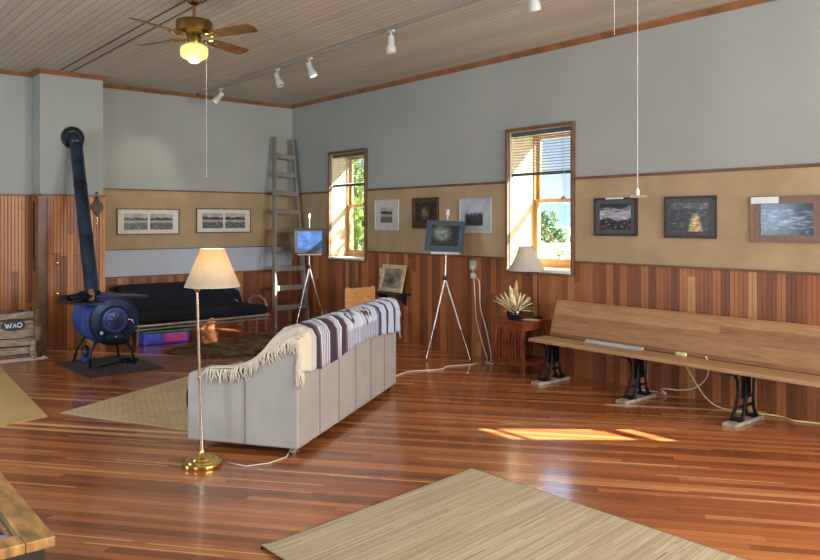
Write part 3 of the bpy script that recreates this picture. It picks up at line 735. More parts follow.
cord('white cord sagging behind the bench to its second iron support',[(5.945,3.22,.47),(5.955,3.2,.40),(6.03,3.26,.27),(6.1,3.4,.15),(6.12,3.56,.10),(6.12,3.68,.09),(6.17,3.78,.06),(6.23,3.76,.012),(6.25,3.9,.01),(6.21,4.05,.008)],M['cordw'])
cord('white twin cord hanging from the wall outlet to the floor by the small table',[(6.272,6.34,1.06),(6.25,6.30,.98),(6.285,6.31,.7),(6.29,6.29,.45),(6.27,6.16,.15),(6.2,6.03,.01),(6.05,6.0,.008),(5.87,5.97,.008),(5.6,6.05,.008),(5.42,5.98,.008),(5.1,6.1,.008),(4.87,6.03,.008),(4.75,6.0,.008)],M['cordw'])
cord('second white cord from the outlet running behind the small table',[(6.275,6.37,.96),(6.29,6.25,.9),(6.285,6.22,.6),(6.275,6.10,.3),(6.22,5.98,.02),(6.1,5.94,.008),(6.12,5.8,.008),(6.29,5.75,.008)],M['cordw'])

# ================================================================= SIDE TABLE, PLANT, TABLE LAMP
TX0,TX1,TY0,TY1=5.87,6.30,5.19,5.61
t=thing('side_table','small red-brown slatted side table between the bench and the wall outlet','table',((TX0+TX1)/2,(TY0+TY1)/2,0))
w=(TX1-TX0)/2; h=(TY1-TY0)/2
MB().box(-w-.015,w+.0,-h-.02,h+.02,.535,.558).build('tabletop',M['cherry'],t,bevel=.005)
for x in (-w+.02,w-.02):
    for y in (-h+.02,h-.02): MB().box(x-.02,x+.02,y-.02,y+.02,0,.535).build('leg',M['cherry'],t,bevel=.003)
for b_ in ((-w+.04,w-.04,-h+.01,-h+.03,.46,.535),(-w+.04,w-.04,h-.03,h-.01,.46,.535),(-w+.01,-w+.03,-h+.04,h-.04,.46,.535),(-w+.04,w-.04,-h+.01,-h+.03,.09,.13),(-w+.01,-w+.03,-h+.04,h-.04,.09,.13),(-w+.04,w-.04,h-.03,h-.01,.09,.13)): MB().box(*b_).build('rail',M['cherry'],t)
MB().box(-w+.01,w-.01,-h+.04,h-.04,.125,.14).box(-w+.03,w-.03,-h+.04,h-.04,.30,.312).build('shelf',M['cherry'],t)
for k in range(7): y=-h+.07+k*(2*h-.14)/6; MB().box(-w+.012,-w+.024,y-.011,y+.011,.13,.46).build('slat',M['cherry'],t)
for k in range(4): x=-w+.09+k*(2*w-.18)/3; MB().box(x-.011,x+.011,h-.026,h-.014,.13,.46).build('slat',M['cherry'],t)
tag(MB().box(-.05,.05,-.08,.08,0,.003).build('paper_sheet',M['papercard'],None,loc=(6.10,5.27,.5585),rot=(0,0,R(15))),'white paper sheet lying on the small side table','paper')
t=thing('potted_dried_flowers','spiky dried straw-coloured leaves in a glossy black bowl on the side table','plant',(6.0,5.42,.559))
MB().lathe([(.04,0),(.05,.004),(.075,.03),(.082,.06),(.076,.085),(.066,.082),(.068,.06),(.0,.055)],n=28).build('bowl',M['pot'],t,smooth=True)
rd=random.Random(9)
def leaf(m,base,d,L,w,curl):
    d=Vector(d).normalized(); s=d.cross(Vector((0,0,1))); s=s.normalized() if s.length>.05 else Vector((1,0,0)); nrm=s.cross(d)
    vs=[];fs=[]; n=7
    for i in range(n+1):
        f=i/n; p=Vector(base)+d*(L*f)+Vector((d.x,d.y,-.4))*curl*f*f*L; ww=w*math.sin(math.pi*min(1,f*.86+.12))**.8
        for q in (-1,0,1): vs.append(p+s*ww*q+nrm*(.25*ww*abs(q)))
    for i in range(n):
        for q in (0,1): fs.append((i*3+q,i*3+q+1,i*3+q+4,i*3+q+3))
    m.add(vs,fs)
for k in range(30):
    th=rd.uniform(0,6.28); el=rd.uniform(.6,1.45); m=MB(); L=rd.uniform(.15,.22)
    if k==0: th,el,L=.5,1.45,.30
    if k==1: th,el,L=3.5,1.3,.29
    leaf(m,(.03*math.cos(th),.03*math.sin(th),.065),(math.cos(th)*math.cos(el),math.sin(th)*math.cos(el),math.sin(el)),L,rd.uniform(.017,.026),rd.uniform(.0,.3))
    m.build('dried_leaf',M['straw'] if k%3 else M['straw2'],t,smooth='all',solid=.003)
m=MB()
for k in range(26):
    th=rd.uniform(0,6.28); el=rd.uniform(.05,.9); L=rd.uniform(.14,.24); d=Vector((math.cos(th)*math.cos(el),math.sin(th)*math.cos(el),math.sin(el)))
    m.tube([(0,0,.07),tuple(Vector((0,0,.07))+d*L*.6),tuple(Vector((0,0,.07))+d*L+Vector((0,0,-.02)))],[.003,.0025,.0015],5)
m.build('dried_stems',M['straw2'],t,smooth='all')
t.scale=(1.15,1.15,1.15)
t=thing('table_lamp','small lamp with pale bell shade on a dark stem in front of the window','lamp',(6.26,5.32,.559))
MB().lathe([(.05,0),(.052,.008),(.03,.018),(.01,.03)],n=24).build('base',M['black'],t,smooth=True)
MB().cyl((0,0,.02),(0,0,.50),.0075,n=10).build('stem',M['black'],t,smooth=True)
lcx=Vector((-.13,.05,.52))
MB().tube([(0,0,.49),(-.03,.01,.475),(-.09,.035,.475),tuple(lcx+Vector((0,0,-.04))),tuple(lcx+Vector((0,0,.06)))],.005,7).build('lamp_arm',M['brassold'],t,smooth='all')
m=MB().lathe([(.200,0),(.196,.01),(.155,.075),(.118,.15),(.092,.215),(.083,.262)],c=tuple(lcx),n=48,caps=False); sh=m.build('lamp_shade',M['shade2'],t,smooth='all',solid=.002)
m=MB()
for k in range(24):
    a=k*math.pi/12; m.tube([tuple(lcx+Vector((r_*math.cos(a),r_*math.sin(a),z_))) for r_,z_ in ((.2,0),(.197,.01),(.156,.075),(.119,.15),(.093,.215),(.084,.262))],.0016,4)
m.build('shade_pleats',M['shade2'],sh)
MB().ball(tuple(lcx+Vector((0,0,.12))),.026).build('light_bulb',M['bulb'],t,smooth='all')
TL=Vector((6.26,5.32,.559))+lcx+Vector((0,0,.12))

# ================================================================= EASELS
def easel(label,cx,cy,dirz,apex,topz,feet,holdz,tilt,pw):
    t=thing('tripod_easel',label,'easel',(cx,cy,0))
    a=Vector((0,0,apex))
    for f in feet:
        f=Vector(f); s=(f-a)
        MB().cyl(tuple(a+s.normalized()*.02),tuple(a+s*.62),.0105,n=10).build('leg_tube',M['alu'],t,smooth=True)
        o=MB().cyl(tuple(a+s*.6),tuple(f+Vector((0,0,.01))),.007,n=10).build('leg_extension',M['chrome'],t,smooth=True)
        MB().ball(tuple(f+Vector((0,0,.012))),.012).build('rubber_foot',M['black'],o,smooth='all')
    d=Vector((math.cos(dirz),math.sin(dirz),0))     # facing direction
    lean=-d*(topz-apex)*tilt
    MB().lathe([(.012,-.03),(.026,-.02),(.03,.0),(.026,.02),(.012,.03)],c=(0,0,apex),n=16).build('leg_hub',M['black'],t,smooth=True)
    MB().cyl((0,0,apex),tuple(lean+Vector((0,0,topz))),.009,n=10).build('mast',M['alu'],t,smooth=True)
    s=Vector((-d.y,d.x,0)); k=(holdz-apex)/(topz-apex); hp=lean*k+Vector((0,0,holdz))+d*.02
    MB().bar(tuple(hp-s*pw*.4),tuple(hp+s*pw*.4),.045,.012).bar(tuple(hp-s*pw*.4+d*.02),tuple(hp+s*pw*.4+d*.02),.006,.03).build('picture_ledge',M['alu'],t)
    tp=lean+Vector((0,0,topz)); MB().box(-.012,.012,-.012,.012,-.04,.03,M=Matrix.Translation(tp)).bar(tuple(tp+Vector((0,0,-.01))),tuple(tp+d*.05+Vector((0,0,-.02))),.02,.012).build('top_clip',M['white'],t)
    return t
# easel near the ladder
easel('tripod easel in front of the ladder holding a blue picture',5.93,9.42,R(-122),.94,1.70,[(-.23,.02,0),(.22,-.13,0),(.20,.42,.0)],1.13,.06,.44)
picture('easel_picture','dusky blue photo in a black frame on the easel before the ladder','picture',(5.915,9.385,1.325),(R(-4),0,R(-32)),.46,.38,.012,M['frame_black'],M['frame_dark'],[(0,0,.36,.27,'bluedusk',31)])
easel('tall tripod easel standing before the right wall between windows',5.93,6.45,R(-150),.945,1.72,[(-.25,.05,0),(.07,-.36,0),(.30,.28,.0)],1.24,.14,.44)
picture('easel_picture','misty dark photo in slate-grey mount, tilted back on the tall easel','picture',(5.935,6.455,1.435),(R(-15),R(2.5),R(-54)),.46,.37,.012,M['mat_slate'],M['mat_slate'],[(0,.005,.33,.25,'mist',32)])

# ================================================================= LADDER
t=thing('wooden_ladder','tall weathered wooden step ladder leaning in the room corner','ladder',(0,0,0))
lb=[Vector((5.60,9.86,0)),Vector((6.22,9.92,0))]; lt=[Vector((5.93,10.45,2.95)),Vector((6.245,10.45,2.93))]
for a,b in zip(lb,lt): MB().bar(tuple(a),tuple(b),.035,.085,up=(0,1,0)).build('side_rail',M['ladder'],t,bevel=.003)
for k in range(9):
    f=(.305+k*.293)/2.95; a=lb[0].lerp(lt[0],f); b=lb[1].lerp(lt[1],f)
    MB().bar(tuple(a+Vector((.012,0,0))),tuple(b-Vector((.012,0,0))),.09,.076).build('step',M['ladder'],t,bevel=.003)
    
# ================================================================= FUTON
t=thing('futon_sofa','low black futon sofa on a grey metal frame against the back wall','sofa',(0,0,0))
FX0,FX1=3.40,5.30
m=MB()
def fseat(u,v):
    return None
m.box(FX0,FX1,9.50,10.18,.29,.41); m.build('seat_mattress',M['futon'],t,bevel=.045,seg=4)
a=MB(); a.add([(x,y,z) for x in (FX0,FX1-.12) for y,z in ((10.02,.40),(10.14,.36),(10.34,.72),(10.24,.765))],[(0,1,2,3),(7,6,5,4),(0,4,5,1),(1,5,6,2),(2,6,7,3),(3,7,4,0)])
a.build('back_mattress',M['futon'],t,bevel=.045,seg=4)
for k in range(5):
    x=FX0+.3+k*.33
    for y,z in ((9.7,.412),(9.9,.412)): MB().ball((x,y,z),.012,8,6).build('tuft_button',M['black'],t,smooth='all')
m=MB().cyl((FX0,9.50,.27),(FX1,9.50,.27),.018).cyl((FX0,9.53,.22),(FX1,9.53,.22),.012).cyl((FX0,10.15,.27),(FX1,10.15,.27),.018)
for k in range(9): x=FX0+.1+k*(FX1-FX0-.2)/8; m.box(x-.015,x+.015,9.5,10.15,.265,.285)
m.build('frame_rail',M['alu'],t,smooth=True)
for x in (FX0-.02,FX1+.02):
    m=MB().tube([(x,9.62,.012),(x,9.62,.26),(x,9.60,.40),(x,9.66,.47),(x,9.8,.52),(x,10.0,.50),(x,10.14,.43),(x,10.2,.26),(x,10.2,.012)],.016,10)
    m.build('arm_loop',M['alu'],t,smooth='all')
for x in (FX0+.05,FX1-.15):
    MB().tube([(x,9.55,.27),(x,9.60,.012)],.015,8).build('leg',M['alu'],t,smooth=True)

# storage tub under the futon
t=thing('storage_tub','blue and pink storage tub with green lid pushed under the futon','box',(3.84,9.70,0),R(-4))
MB().box(-.30,.30,-.15,.15,.0,.16).build('tub_body',M['bluetub'],t,bevel=.03,seg=3)
MB().box(-.05,.26,-.158,-.14,.03,.14).build('pink_panel',M['pinkbag'],t,bevel=.006)
MB().box(-.32,.32,-.165,.165,.16,.185).build('lid',M['greenlid'],t,bevel=.008)

# ================================================================= RUGS
def hairrug(name,label,pts,mat,n,seed,L=.05):
    rr=random.Random(seed); m=MB(); c=Vector((sum(p[0] for p in pts)/len(pts),sum(p[1] for p in pts)/len(pts),0))
    # outline from polygon, fanned with rings
    ring=[]; N_=len(pts)
    fine=[]
    for i in range(N_):
        a=Vector((*pts[i],0)); b=Vector((*pts[(i+1)%N_],0))
        for k in range(6):
            p=a.lerp(b,k/6); p+= (p-c).normalized()*rr.uniform(-.03,.05); fine.append(p)
    K=len(fine); vs=[]; rings=7
    for j in range(rings+1):
        f=1-j/rings
        for p in fine:
            q=c+(p-c)*f; z=.006 if j==0 else .03+.014*math.sin(q.x*21)*math.cos(q.y*17)+rr.uniform(-.006,.006); vs.append((q.x,q.y,z))
    fs=[(j*K+i,j*K+(i+1)%K,(j+1)*K+(i+1)%K,(j+1)*K+i) for j in range(rings) for i in range(K)]
    fs.append(tuple(rings*K+i for i in range(K)))
    m.add(vs,fs)
    for k in range(n):
        i=rr.randrange(K); f=math.sqrt(rr.random()); p=c+(fine[i].lerp(fine[(i+1)%K],rr.random())-c)*f
        th=rr.uniform(0,6.28); d=Vector((math.cos(th),math.sin(th),rr.uniform(.2,.8)))*L*rr.uniform(.6,1.2); s=Vector((-math.sin(th),math.cos(th),0))*.006
        b=p+Vector((0,0,.018 if f<.9 else .006)); m.add([b-s,b+s,b+d],[(0,1,2)])
    return tag(m.build(name,mat),label,'rug')
hairrug('fur_rug','shaggy brown fur rug on the floor between futon and sofa',[(3.50,8.97),(3.72,8.30),(4.1,8.1),(4.6,8.05),(5.2,8.2),(5.45,8.9),(5.25,9.35),(4.85,9.42),(4.5,9.1),(4.15,9.05),(3.85,9.2)],M['fur'],6000,4)
t=tag(MB().box(0,1.55,0,2.5,0,.008).build('woven_rug',M['woven'],None,loc=(1.75,6.65,.001),rot=(0,0,R(-63)),bevel=.002),'beige woven seagrass rug between the stove and the sofa','rug')
# left reed mat
m=MB(); P=[(1.64,6.61),(1.80,9.22),(.1,9.4),(-.1,6.3),(1.05,6.49)]
m.add([(x,y,.001) for x,y in P]+[(x,y,.008) for x,y in P],[(4,3,2,1,0),(5,6,7,8,9)]+[(i,(i+1)%5,5+(i+1)%5,5+i) for i in range(5)][:0]+[(i,5+i,5+(i+1)%5,(i+1)%5) for i in range(5)])
tag(m.build('reed_mat',M['reed'],None),'plain yellow reed mat at the left edge beside the stove','rug')
# bamboo mat: slats run along X
t=thing('bamboo_mat','large bamboo slat mat with bound edge lying in the foreground','rug',(3.39,3.43,0),R(6))
def bam(u,v):
    x=-1.62+1.62*u; y=-1.9+1.9*v; lift=.0+ .012*math.exp(-(x+1.62)/.05)
    return (x+.0636*y,y,.009+lift)
m=MB(); m.grid(bam,40,6); m.build('slat_sheet',M['bamboo'],t,solid=.006)
MB().bar((.003,0,.006),(-.118,-1.9,.006),.01,.008).build('edge_binding',M['tabledark'],t); MB().bar((-1.62,.004,.006),(0,.004,.006),.008,.008).build('edge_binding',M['tabledark'],t)

# ================================================================= STOVE
SX,SY0,SY1,SZ,SR=2.76,8.40,9.02,.515,.272
RXm=Matrix.Rotation(R(90),4,'X')  # local z -> -y
t=thing('barrel_stove','blue-black barrel wood stove on bent legs with a round front door','stove',(SX,0,0))
m=MB().lathe([(0,0),(SR*.93,0),(SR*.98,.012),(SR,.03),(SR,.19),(SR+.008,.2),(SR,.21),(SR,.41),(SR+.008,.42),(SR,.43),(SR,.6),(SR*.97,.62),(0,.62)],c=(0,SY1,SZ),n=48,M=RXm); m.build('barrel',M['stove'],t,smooth=True)
f=MB().lathe([(SR*.99,0),(SR*1.0,.015),(SR*.94,.02),(SR*.9,.012),(SR*.86,.014),(.17,.03),(.165,.045),(.155,.05),(.15,.04),(.05,.05),(.0,.055)],c=(0,SY0,SZ),n=48,M=RXm).build('front_plate',M['stoveedge'],t,smooth=True)
dr=MB().lathe([(.14,0),(.142,.016),(.13,.022),(.11,.02),(.108,.028),(.09,.034),(0,.04)],c=(0,SY0-.044,SZ+.01),n=36,M=RXm).build('door',M['stovedoor'],t,smooth=True)
m=MB()
for k in range(8): a=k*math.pi/4; m.bar((0,SY0-.085,SZ+.01),(.085*math.cos(a),SY0-.082,SZ+.01+.085*math.sin(a)),.012,.008,up=(0,1,0))
m.build('door_spokes',M['soot'],dr)
MB().tube([(.12,SY0-.06,SZ+.01),(.17,SY0-.09,SZ+.01),(.18,SY0-.11,SZ-.04)],.009,8).build('door_handle',M['chrome'],dr,smooth='all')
MB().tube([(-.15,SY0-.05,SZ+.02),(-.15,SY0-.05,SZ-.02)],.014,8).build('hinge',M['soot'],dr)
m=MB()
m.box(-.10,.10,SY0-.06,SY0-.03,SZ-.20,SZ-.145); fo=m.build('ash_door',M['soot'],t,bevel=.006)
MB().ball((.0,SY0-.075,SZ-.17),.014).build('draft_knob',M['chrome'],fo,smooth='all')
MB().ball((-.14,SY0-.045,SZ-.12),.02).build('draft_wheel',M['frame_grey'],t,smooth='all')
# ash lip below the door
MB().lathe([(0,0),(.13,0),(.14,.012),(0,.02)],c=(0,SY0-.04,SZ-.245),n=24).build('ash_lip',M['soot'],t,smooth=True)
# legs
for x,y,fx,fy in ((-.15,SY0+.10,-.235,SY0+.05),(.15,SY0+.10,.235,SY0+.03),(-.15,SY1-.1,-.25,SY1-.03),(.15,SY1-.1,.25,SY1-.03)):
    l=MB().tube([(x*.8,y,SZ-.20),(x*1.1,y,SZ-.24),(x*1.45,(y+fy)/2,.17),(fx,fy,.03)],[.02,.018,.013,.012],8).build('leg',M['soot'],t,smooth='all')
    MB().cyl((fx,fy,.01),(fx,fy,.03),.02).build('foot_pad',M['soot'],l)
# flat top plates
for poly in ([(-.50,.30),(-.46,-.10),(-.30,-.34),(-.16,-.34),(-.10,-.02),(-.12,.34)],[(.12,.30),(.10,-.05),(.34,-.22),(.38,-.10),(.30,.22)]):
    n_=len(poly); zt=.745 if poly[0][0]<0 else .775
    MB().add([(x_,SY0+.1+y_,zt-.022) for x_,y_ in poly]+[(x_,SY0+.1+y_,zt) for x_,y_ in poly],[tuple(range(n_-1,-1,-1)),tuple(range(n_,2*n_))]+[(i,(i+1)%n_,n_+(i+1)%n_,n_+i) for i in range(n_)]).build('side_shelf',M['stoveedge'],t,bevel=.004)
MB().box(-.14,.14,SY0+.16,SY1-.05,.770,.788).build('cook_plate',M['stoveedge'],t,bevel=.004)
# flue
fl=MB().lathe([(.10,0),(.102,.02),(.09,.03),(.088,.07)],c=(-.09,SY1-.17,.745),n=28).build('flue_collar',M['soot'],t,smooth=True)
pb=Vector((-.09,SY1-.17,.79)); pt=Vector((.035,YBOX-.13,2.60))
dd=(pt-pb)
PR=.078
m=MB().tube([tuple(pb),tuple(pb+dd*.36)],PR,28).tube([tuple(pb+dd*.355),tuple(pb+dd*.7)],PR*.985,28).tube([tuple(pb+dd*.695),tuple(pt)],PR*.97,28)
for k in (.36,.7,.98): m.tube([tuple(pb+dd*(k-.004)),tuple(pb+dd*(k+.004))],PR*1.05,28)
m.build('stove_pipe',M['pipe'],t,smooth=True)
m=MB().tube([tuple(pb+dd*.985),tuple(pt+Vector((0,.005,.03))),tuple(pt+Vector((0,.03,.065))),tuple(pt+Vector((0,.07,.08))),(.035,YBOX+.0,2.68)],PR*.98,28); m.build('pipe_elbow',M['pipe'],t,smooth='all')
MB().lathe([(.09,.03),(.10,.03),(.112,.012),(.142,.008),(.145,0),(.09,0)],c=(.035,YBOX-.0,2.68),n=36,M=RXm,caps=False).build('wall_collar',M['soot'],t,smooth=True)
# on the stove shelf
t=thing('leather_gloves','pair of dark crumpled work gloves on the left stove shelf','gloves',(SX-.33,8.44,.756))
def glove(px,py,rz,ph):
    m=MB(); 
    def fn(u,v):
        x=(u-.5)*.30; a=v*2*math.pi; r=.05+.012*math.sin(u*9+ph)+.008*math.sin(a*3+u*7); 
        taper=max(.02,math.sin(math.pi*min(1,max(0,u*.94+.03)))**.5)
        return (x,math.cos(a)*r*1.25*taper,.04+math.sin(a)*r*.75*taper)
    m.grid(fn,14,14)
    for k in range(4): y=-.04+k*.027; m.tube([(.10,y,.045),(.16,y*1.2,.05-.01*(k%2)),(.20,y*1.3,.025)],[.017,.015,.011],8)
    m.tube([(0,.05,.04),(.06,.09,.04),(.09,.10,.03)],[.018,.016,.012],8)
    return m,px,py,rz
for (mm,px,py,rz) in (glove(-.02,.0,R(175),0),glove(.04,.14,R(20),2)):
    mm.build('glove',M['soot'],t,loc=(px,py,0.0),rot=(0,0,rz),smooth='all')
MB().cyl((.10,-.02,.0),(.10,-.02,.12),.035,.03).build('tin',M['brownplank'],t)
tag(MB().box(-.40,.40,-.55,.55,0,.009).build('hearth_mat',M['mat'],None,loc=(2.74,8.52,.0005),rot=(0,0,R(2)),bevel=.003),'dark mottled hearth board under the barrel stove','mat')
t=thing('lantern','small dark blue lantern on the hearth board behind the stove leg','lantern',(2.62,8.92,.014))
MB().lathe([(.04,0),(.045,.01),(.045,.04),(.03,.05)],n=18).build('fuel_base',M['stove'],t,smooth=True)
MB().lathe([(.028,.05),(.038,.08),(.036,.12),(.025,.14)],n=18).build('chimney',M['pipe'],t,smooth=True)
MB().lathe([(.035,.14),(.03,.16),(.015,.18),(.0,.185)],n=18).tube([(-.04,0,.1),(-.045,0,.18),(0,0,.22),(.045,0,.18),(.04,0,.1)],.003,6).build('cap_and_bail',M['soot'],t,smooth=True)
t=thing('stove_tool','flat iron ash shovel lying on the hearth board below the stove','tool',(2.86,8.52,.014),R(25))
MB().tube([(-.3,0,.012),(.05,0,.015)],.008,8).build('handle',M['soot'],t); MB().box(.05,.22,-.06,.06,.0,.006).box(.05,.22,-.06,-.055,.006,.03).box(.05,.22,.055,.06,.006,.03).build('blade',M['stoveedge'],t)

# ================================================================= LEFT RECESS
t=thing('log_crate','rough plank crate with an oval black badge against the left panelling','crate',(1.88,9.86,.009),0)
for k,(z,hh) in enumerate([(.09,.085),(.19,.085),(.29,.085),(.385,.10),(.50,.075)]):
    rr=random.Random(k); m=MB()
    def fnp(u,v,z=z,hh=hh,k=k): return (-.45+u*.80,-.25+.006*math.sin(u*11+k),z-hh/2+hh*v+.008*math.sin(u*5+k*2)*(1 if v else -1)*.6)
    m.grid(fnp,20,1); m.build('plank',M['greyplank'],t,solid=.022)
for y in (.20,):
    MB().box(-.45,.35,y-.01,y+.01,.04,.52).build('back_panel',M['brownplank'],t)
m=MB().tube([(.40,-.25,0),(.405,-.25,.25),(.395,-.25,.56)],[.05,.048,.045],10).build('corner_post',M['brownplank'],t,smooth='all')
MB().tube([(.40,.18,0),(.405,.18,.25),(.395,.18,.54)],[.045,.045,.04],10).build('corner_post',M['brownplank'],t,smooth='all')
MB().tube([(.34,-.32,.0),(.33,-.31,.10),(.345,-.30,.21)],[.04,.035,.03],10).build('bark_block',M['greyplank'],t,smooth='all')
MB().box(-.45,.35,-.24,.20,.0,.04).build('crate_floor',M['brownplank'],t)
# badge with letters
m=MB(); K=36; m.add([(-.13*math.cos(2*math.pi*k/K),-.278,.39+.062*math.sin(2*math.pi*k/K)) for k in range(K)]+[(-.13*math.cos(2*math.pi*k/K),-.262,.39+.062*math.sin(2*math.pi*k/K)) for k in range(K)],[tuple(range(K)),tuple(range(2*K-1,K-1,-1))]+[(k,K+k,K+(k+1)%K,(k+1)%K) for k in range(K)])
bd=m.build('badge',M['badge'],t,loc=(.13,0,0))
m=MB(); Y=-.281
def stroke(a,b,w=.012): m.bar((a[0],Y,a[1]),(b[0],Y,b[1]),.004,w,up=(0,1,0)) if False else m.bar((a[0],Y,a[1]),(b[0],Y,b[1]),w,.004,up=(0,1,0))
x0=-.085
for a,b in (((x0,.42),(x0+.016,.365)),((x0+.016,.365),(x0+.032,.41)),((x0+.032,.41),(x0+.048,.365)),((x0+.048,.365),(x0+.066,.42))): stroke(a,b)
for a,b in (((-.004,.365),(.014,.412)),((.014,.412),(.03,.368))): stroke(a,b,.01)
for k in range(10): 
    a=k*math.pi/5; b=(k+1)*math.pi/5; stroke((.066+.024*math.cos(a),.393+.026*math.sin(a)),(.066+.024*math.cos(b),.393+.026*math.sin(b)),.011)
m.build('badge_letters',M['lettering'],bd)
for k in range(3):
    tag(MB().tube([(1.46,9.72+.1*k,.093),(2.16,9.72+.1*k,.093)],.042,9).build('firewood_log',M['brownplank'],None,smooth=True),'split firewood log stacked inside the plank crate','log','firewood inside the plank crate')
t=thing('fringed_mat','pale fringed mat edged with dark stripes under the plank crate','rug',(1.83,9.62,0))
MB().box(-.5,.47,-.14,.5,.0,.008).build('mat_cloth',M['mat_cream'],t)
m=MB()
for k in range(40): x=-.5+k*.0247; m.tube([(x,-.14,.005),(x+random.uniform(-.01,.01),-.18,.004),(x+random.uniform(-.01,.01),-.21,.003)],[.004,.004,.002],4)
for k in range(14): y=-.13+k*.025; m.tube([(.47,y,.005),(.53,y+random.uniform(-.01,.01),.004)],[.004,.002],4)
tag(m.build('fringe',M['fringe'],t),kind='stuff')
t=thing('hanging_poker','long dark iron shovel hanging on the panelling left of the stove','tool',(2.385,10.25,1.33),R(90))
MB().tube([(0,0,-.2),(0,0,.45)],.012,8).build('shaft',M['soot'],t); MB().tube([(0,0,.45),(.012,0,.49),(.0,0,.53),(-.012,0,.49),(0,0,.45)],.006,6).build('ring_handle',M['soot'],t,smooth='all'); MB().box(-.04,.04,-.008,.0,-.34,-.18).build('scoop',M['black'],t,bevel=.004)
t=thing('hanging_ornament','diamond-shaped dark wooden plaque hanging on the boxing beside the stovepipe','ornament',(3.08,YBOX-.032,1.79))
m=MB().prism([(-.085,0),(0,-.12),(.085,0),(.06,.06),(0,.12),(-.06,.06)],(-.025,0)); m.build('plaque',M['walnut'],t,bevel=.006)
MB().lathe([(0,-.01),(.018,0),(.02,.02),(0,.035)],c=(0,-.012,.12),n=12).ball((0,-.012,.19),.016).build('finial',M['walnut'],t,smooth=True)
MB().cyl((0,-.012,-.115),(0,-.012,-.21),.003).cyl((0,-.012,-.2),(0,-.012,-.225),.006).build('tassel',M['brass'],t)

# ================================================================= SHELF, FRAME, OAK BOX near far sofa end
t=thing('wall_shelf','small dark bracket shelf on the wainscot behind the sofa','shelf',(XR-.02,7.83,.66))
MB().box(-.26,0,-.30,.30,-.02,0).build('shelf_board',M['black'],t,bevel=.003)
for y_ in (-.2,.2): MB().prism([(-.2,-.02),(0,-.02),(0,-.18)],(-.01,.01),M=Matrix.Translation((0,y_,0))).build('bracket',M['black'],t)
picture('leaning_frame','sketch in a pale wooden frame leaning on the dark wall shelf','picture',(XR-.10,7.82,.845),(R(-14),0,R(-90)),.50,.37,.045,M['frame_wood'],M['frame_wood'],[(0,0,.36,.26,'sketch',41)])
t=thing('wooden_chair','light oak chair back showing above the far end of the sofa','chair',(5.75,7.62,0),R(0))
for x in (-.2,.2):
    MB().box(x-.018,x+.018,.26,.30,0,.76).build('leg',M['oakbox'],t,bevel=.004); MB().box(x-.018,x+.018,-.14,-.10,0,.42).build('leg',M['oakbox'],t,bevel=.004)
MB().box(-.22,.22,-.16,.30,.42,.45).build('seat',M['oakbox'],t,bevel=.006)
m=MB().box(-.24,.24,.262,.290,.50,.745); m.build('backrest',M['oakbox'],t,bevel=.008)
t=thing('ceramic_figure','dark glazed jug on the floor beyond the far end of the sofa','jug',(5.55,7.35,0))
MB().lathe([(.06,0),(.09,.05),(.1,.12),(.07,.2),(.04,.24),(.05,.28)],n=24).build('jug_body',M['pot'],t,smooth=True); MB().tube([(.045,0,.26),(.11,0,.25),(.12,0,.17),(.09,0,.12)],.01,8).build('handle',M['pot'],t,smooth='all')
tag(MB().box(-.12,.12,-.1,.1,0,.03).build('paper_stack',M['papercard'],None,loc=(5.35,6.98,0),rot=(0,0,R(30))),'low stack of white papers on the floor behind the sofa end','paper')

# ================================================================= CEILING FAN
FX,FY=2.64,6.005
t=thing('ceiling_fan','brass ceiling fan with four wooden blades and lit schoolhouse globe','fan',(FX,FY,0),R(22))
MB().lathe([(.065,ZC),(.068,ZC-.02),(.05,ZC-.06),(.02,ZC-.075)][::-1],n=24).build('canopy',M['brassold'],t,smooth=True)
MB().cyl((0,0,3.30),(0,0,ZC-.06),.012).build('downrod',M['brassold'],t,smooth=True)
MB().lathe([(.05,3.185),(.10,3.188),(.135,3.198),(.15,3.21),(.152,3.285),(.145,3.30),(.10,3.315),(.03,3.325)],n=40).build('motor_housing',M['brassold'],t,smooth=True)
MB().lathe([(.04,3.105),(.055,3.115),(.06,3.15),(.05,3.185)],n=28).build('light_kit',M['brassold'],t,smooth=True)
MB().lathe([(.0,2.945),(.025,2.948),(.046,2.958),(.06,2.975),(.085,2.985),(.108,3.0),(.115,3.015),(.115,3.065),(.108,3.082),(.07,3.105),(.05,3.115)],n=40).build('glass_globe',M['globe'],t,smooth='all')
for k in range(4):
    a=k*math.pi/2; Mz=Matrix.Rotation(a,4,'Z')
    b=MB()
    def add(mb,M_): mb.v=[tuple(M_@Vector(v)) for v in mb.v]; return mb
    outline=[(.20,-.045),(.24,-.055),(.45,-.066),(.60,-.068),(.64,-.055),(.655,0),(.64,.055),(.60,.068),(.45,.066),(.24,.055),(.20,.045)]
    n=len(outline); pit=R(-13)
    vs=[(x,y*math.cos(pit),3.165+y*math.sin(pit)+.0) for x,y in outline]+[(x,y*math.cos(pit),3.172+y*math.sin(pit)) for x,y in outline]
    b.add(vs,[tuple(range(n-1,-1,-1)),tuple(range(n,2*n))]+[(i,(i+1)%n,n+(i+1)%n,n+i) for i in range(n)])
    bl=add(b,Mz).build('fan_blade',M['fanwood'],t)
    c=MB().bar((.10,0,3.160),(.17,.0,3.160),.03,.01).bar((.16,-.035,3.163),(.26,-.03,3.167),.018,.008).bar((.16,.035,3.163),(.26,.03,3.173),.018,.008).tube([(.14,-.03,3.161),(.17,-.045,3.163),(.2,-.03,3.165)],.008,6).tube([(.14,.03,3.161),(.17,.045,3.163),(.2,.03,3.169)],.008,6).ball((.25,0,3.165),.014)
    add(c,Mz).build('blade_iron',M['brass'],bl)
MB().tube([(.07,-.07,3.19),(.072,-.07,3.0),(.072,-.07,2.0)],.0012,5).ball((.072,-.07,1.99),.006).build('pull_chain',M['cordw'],t)

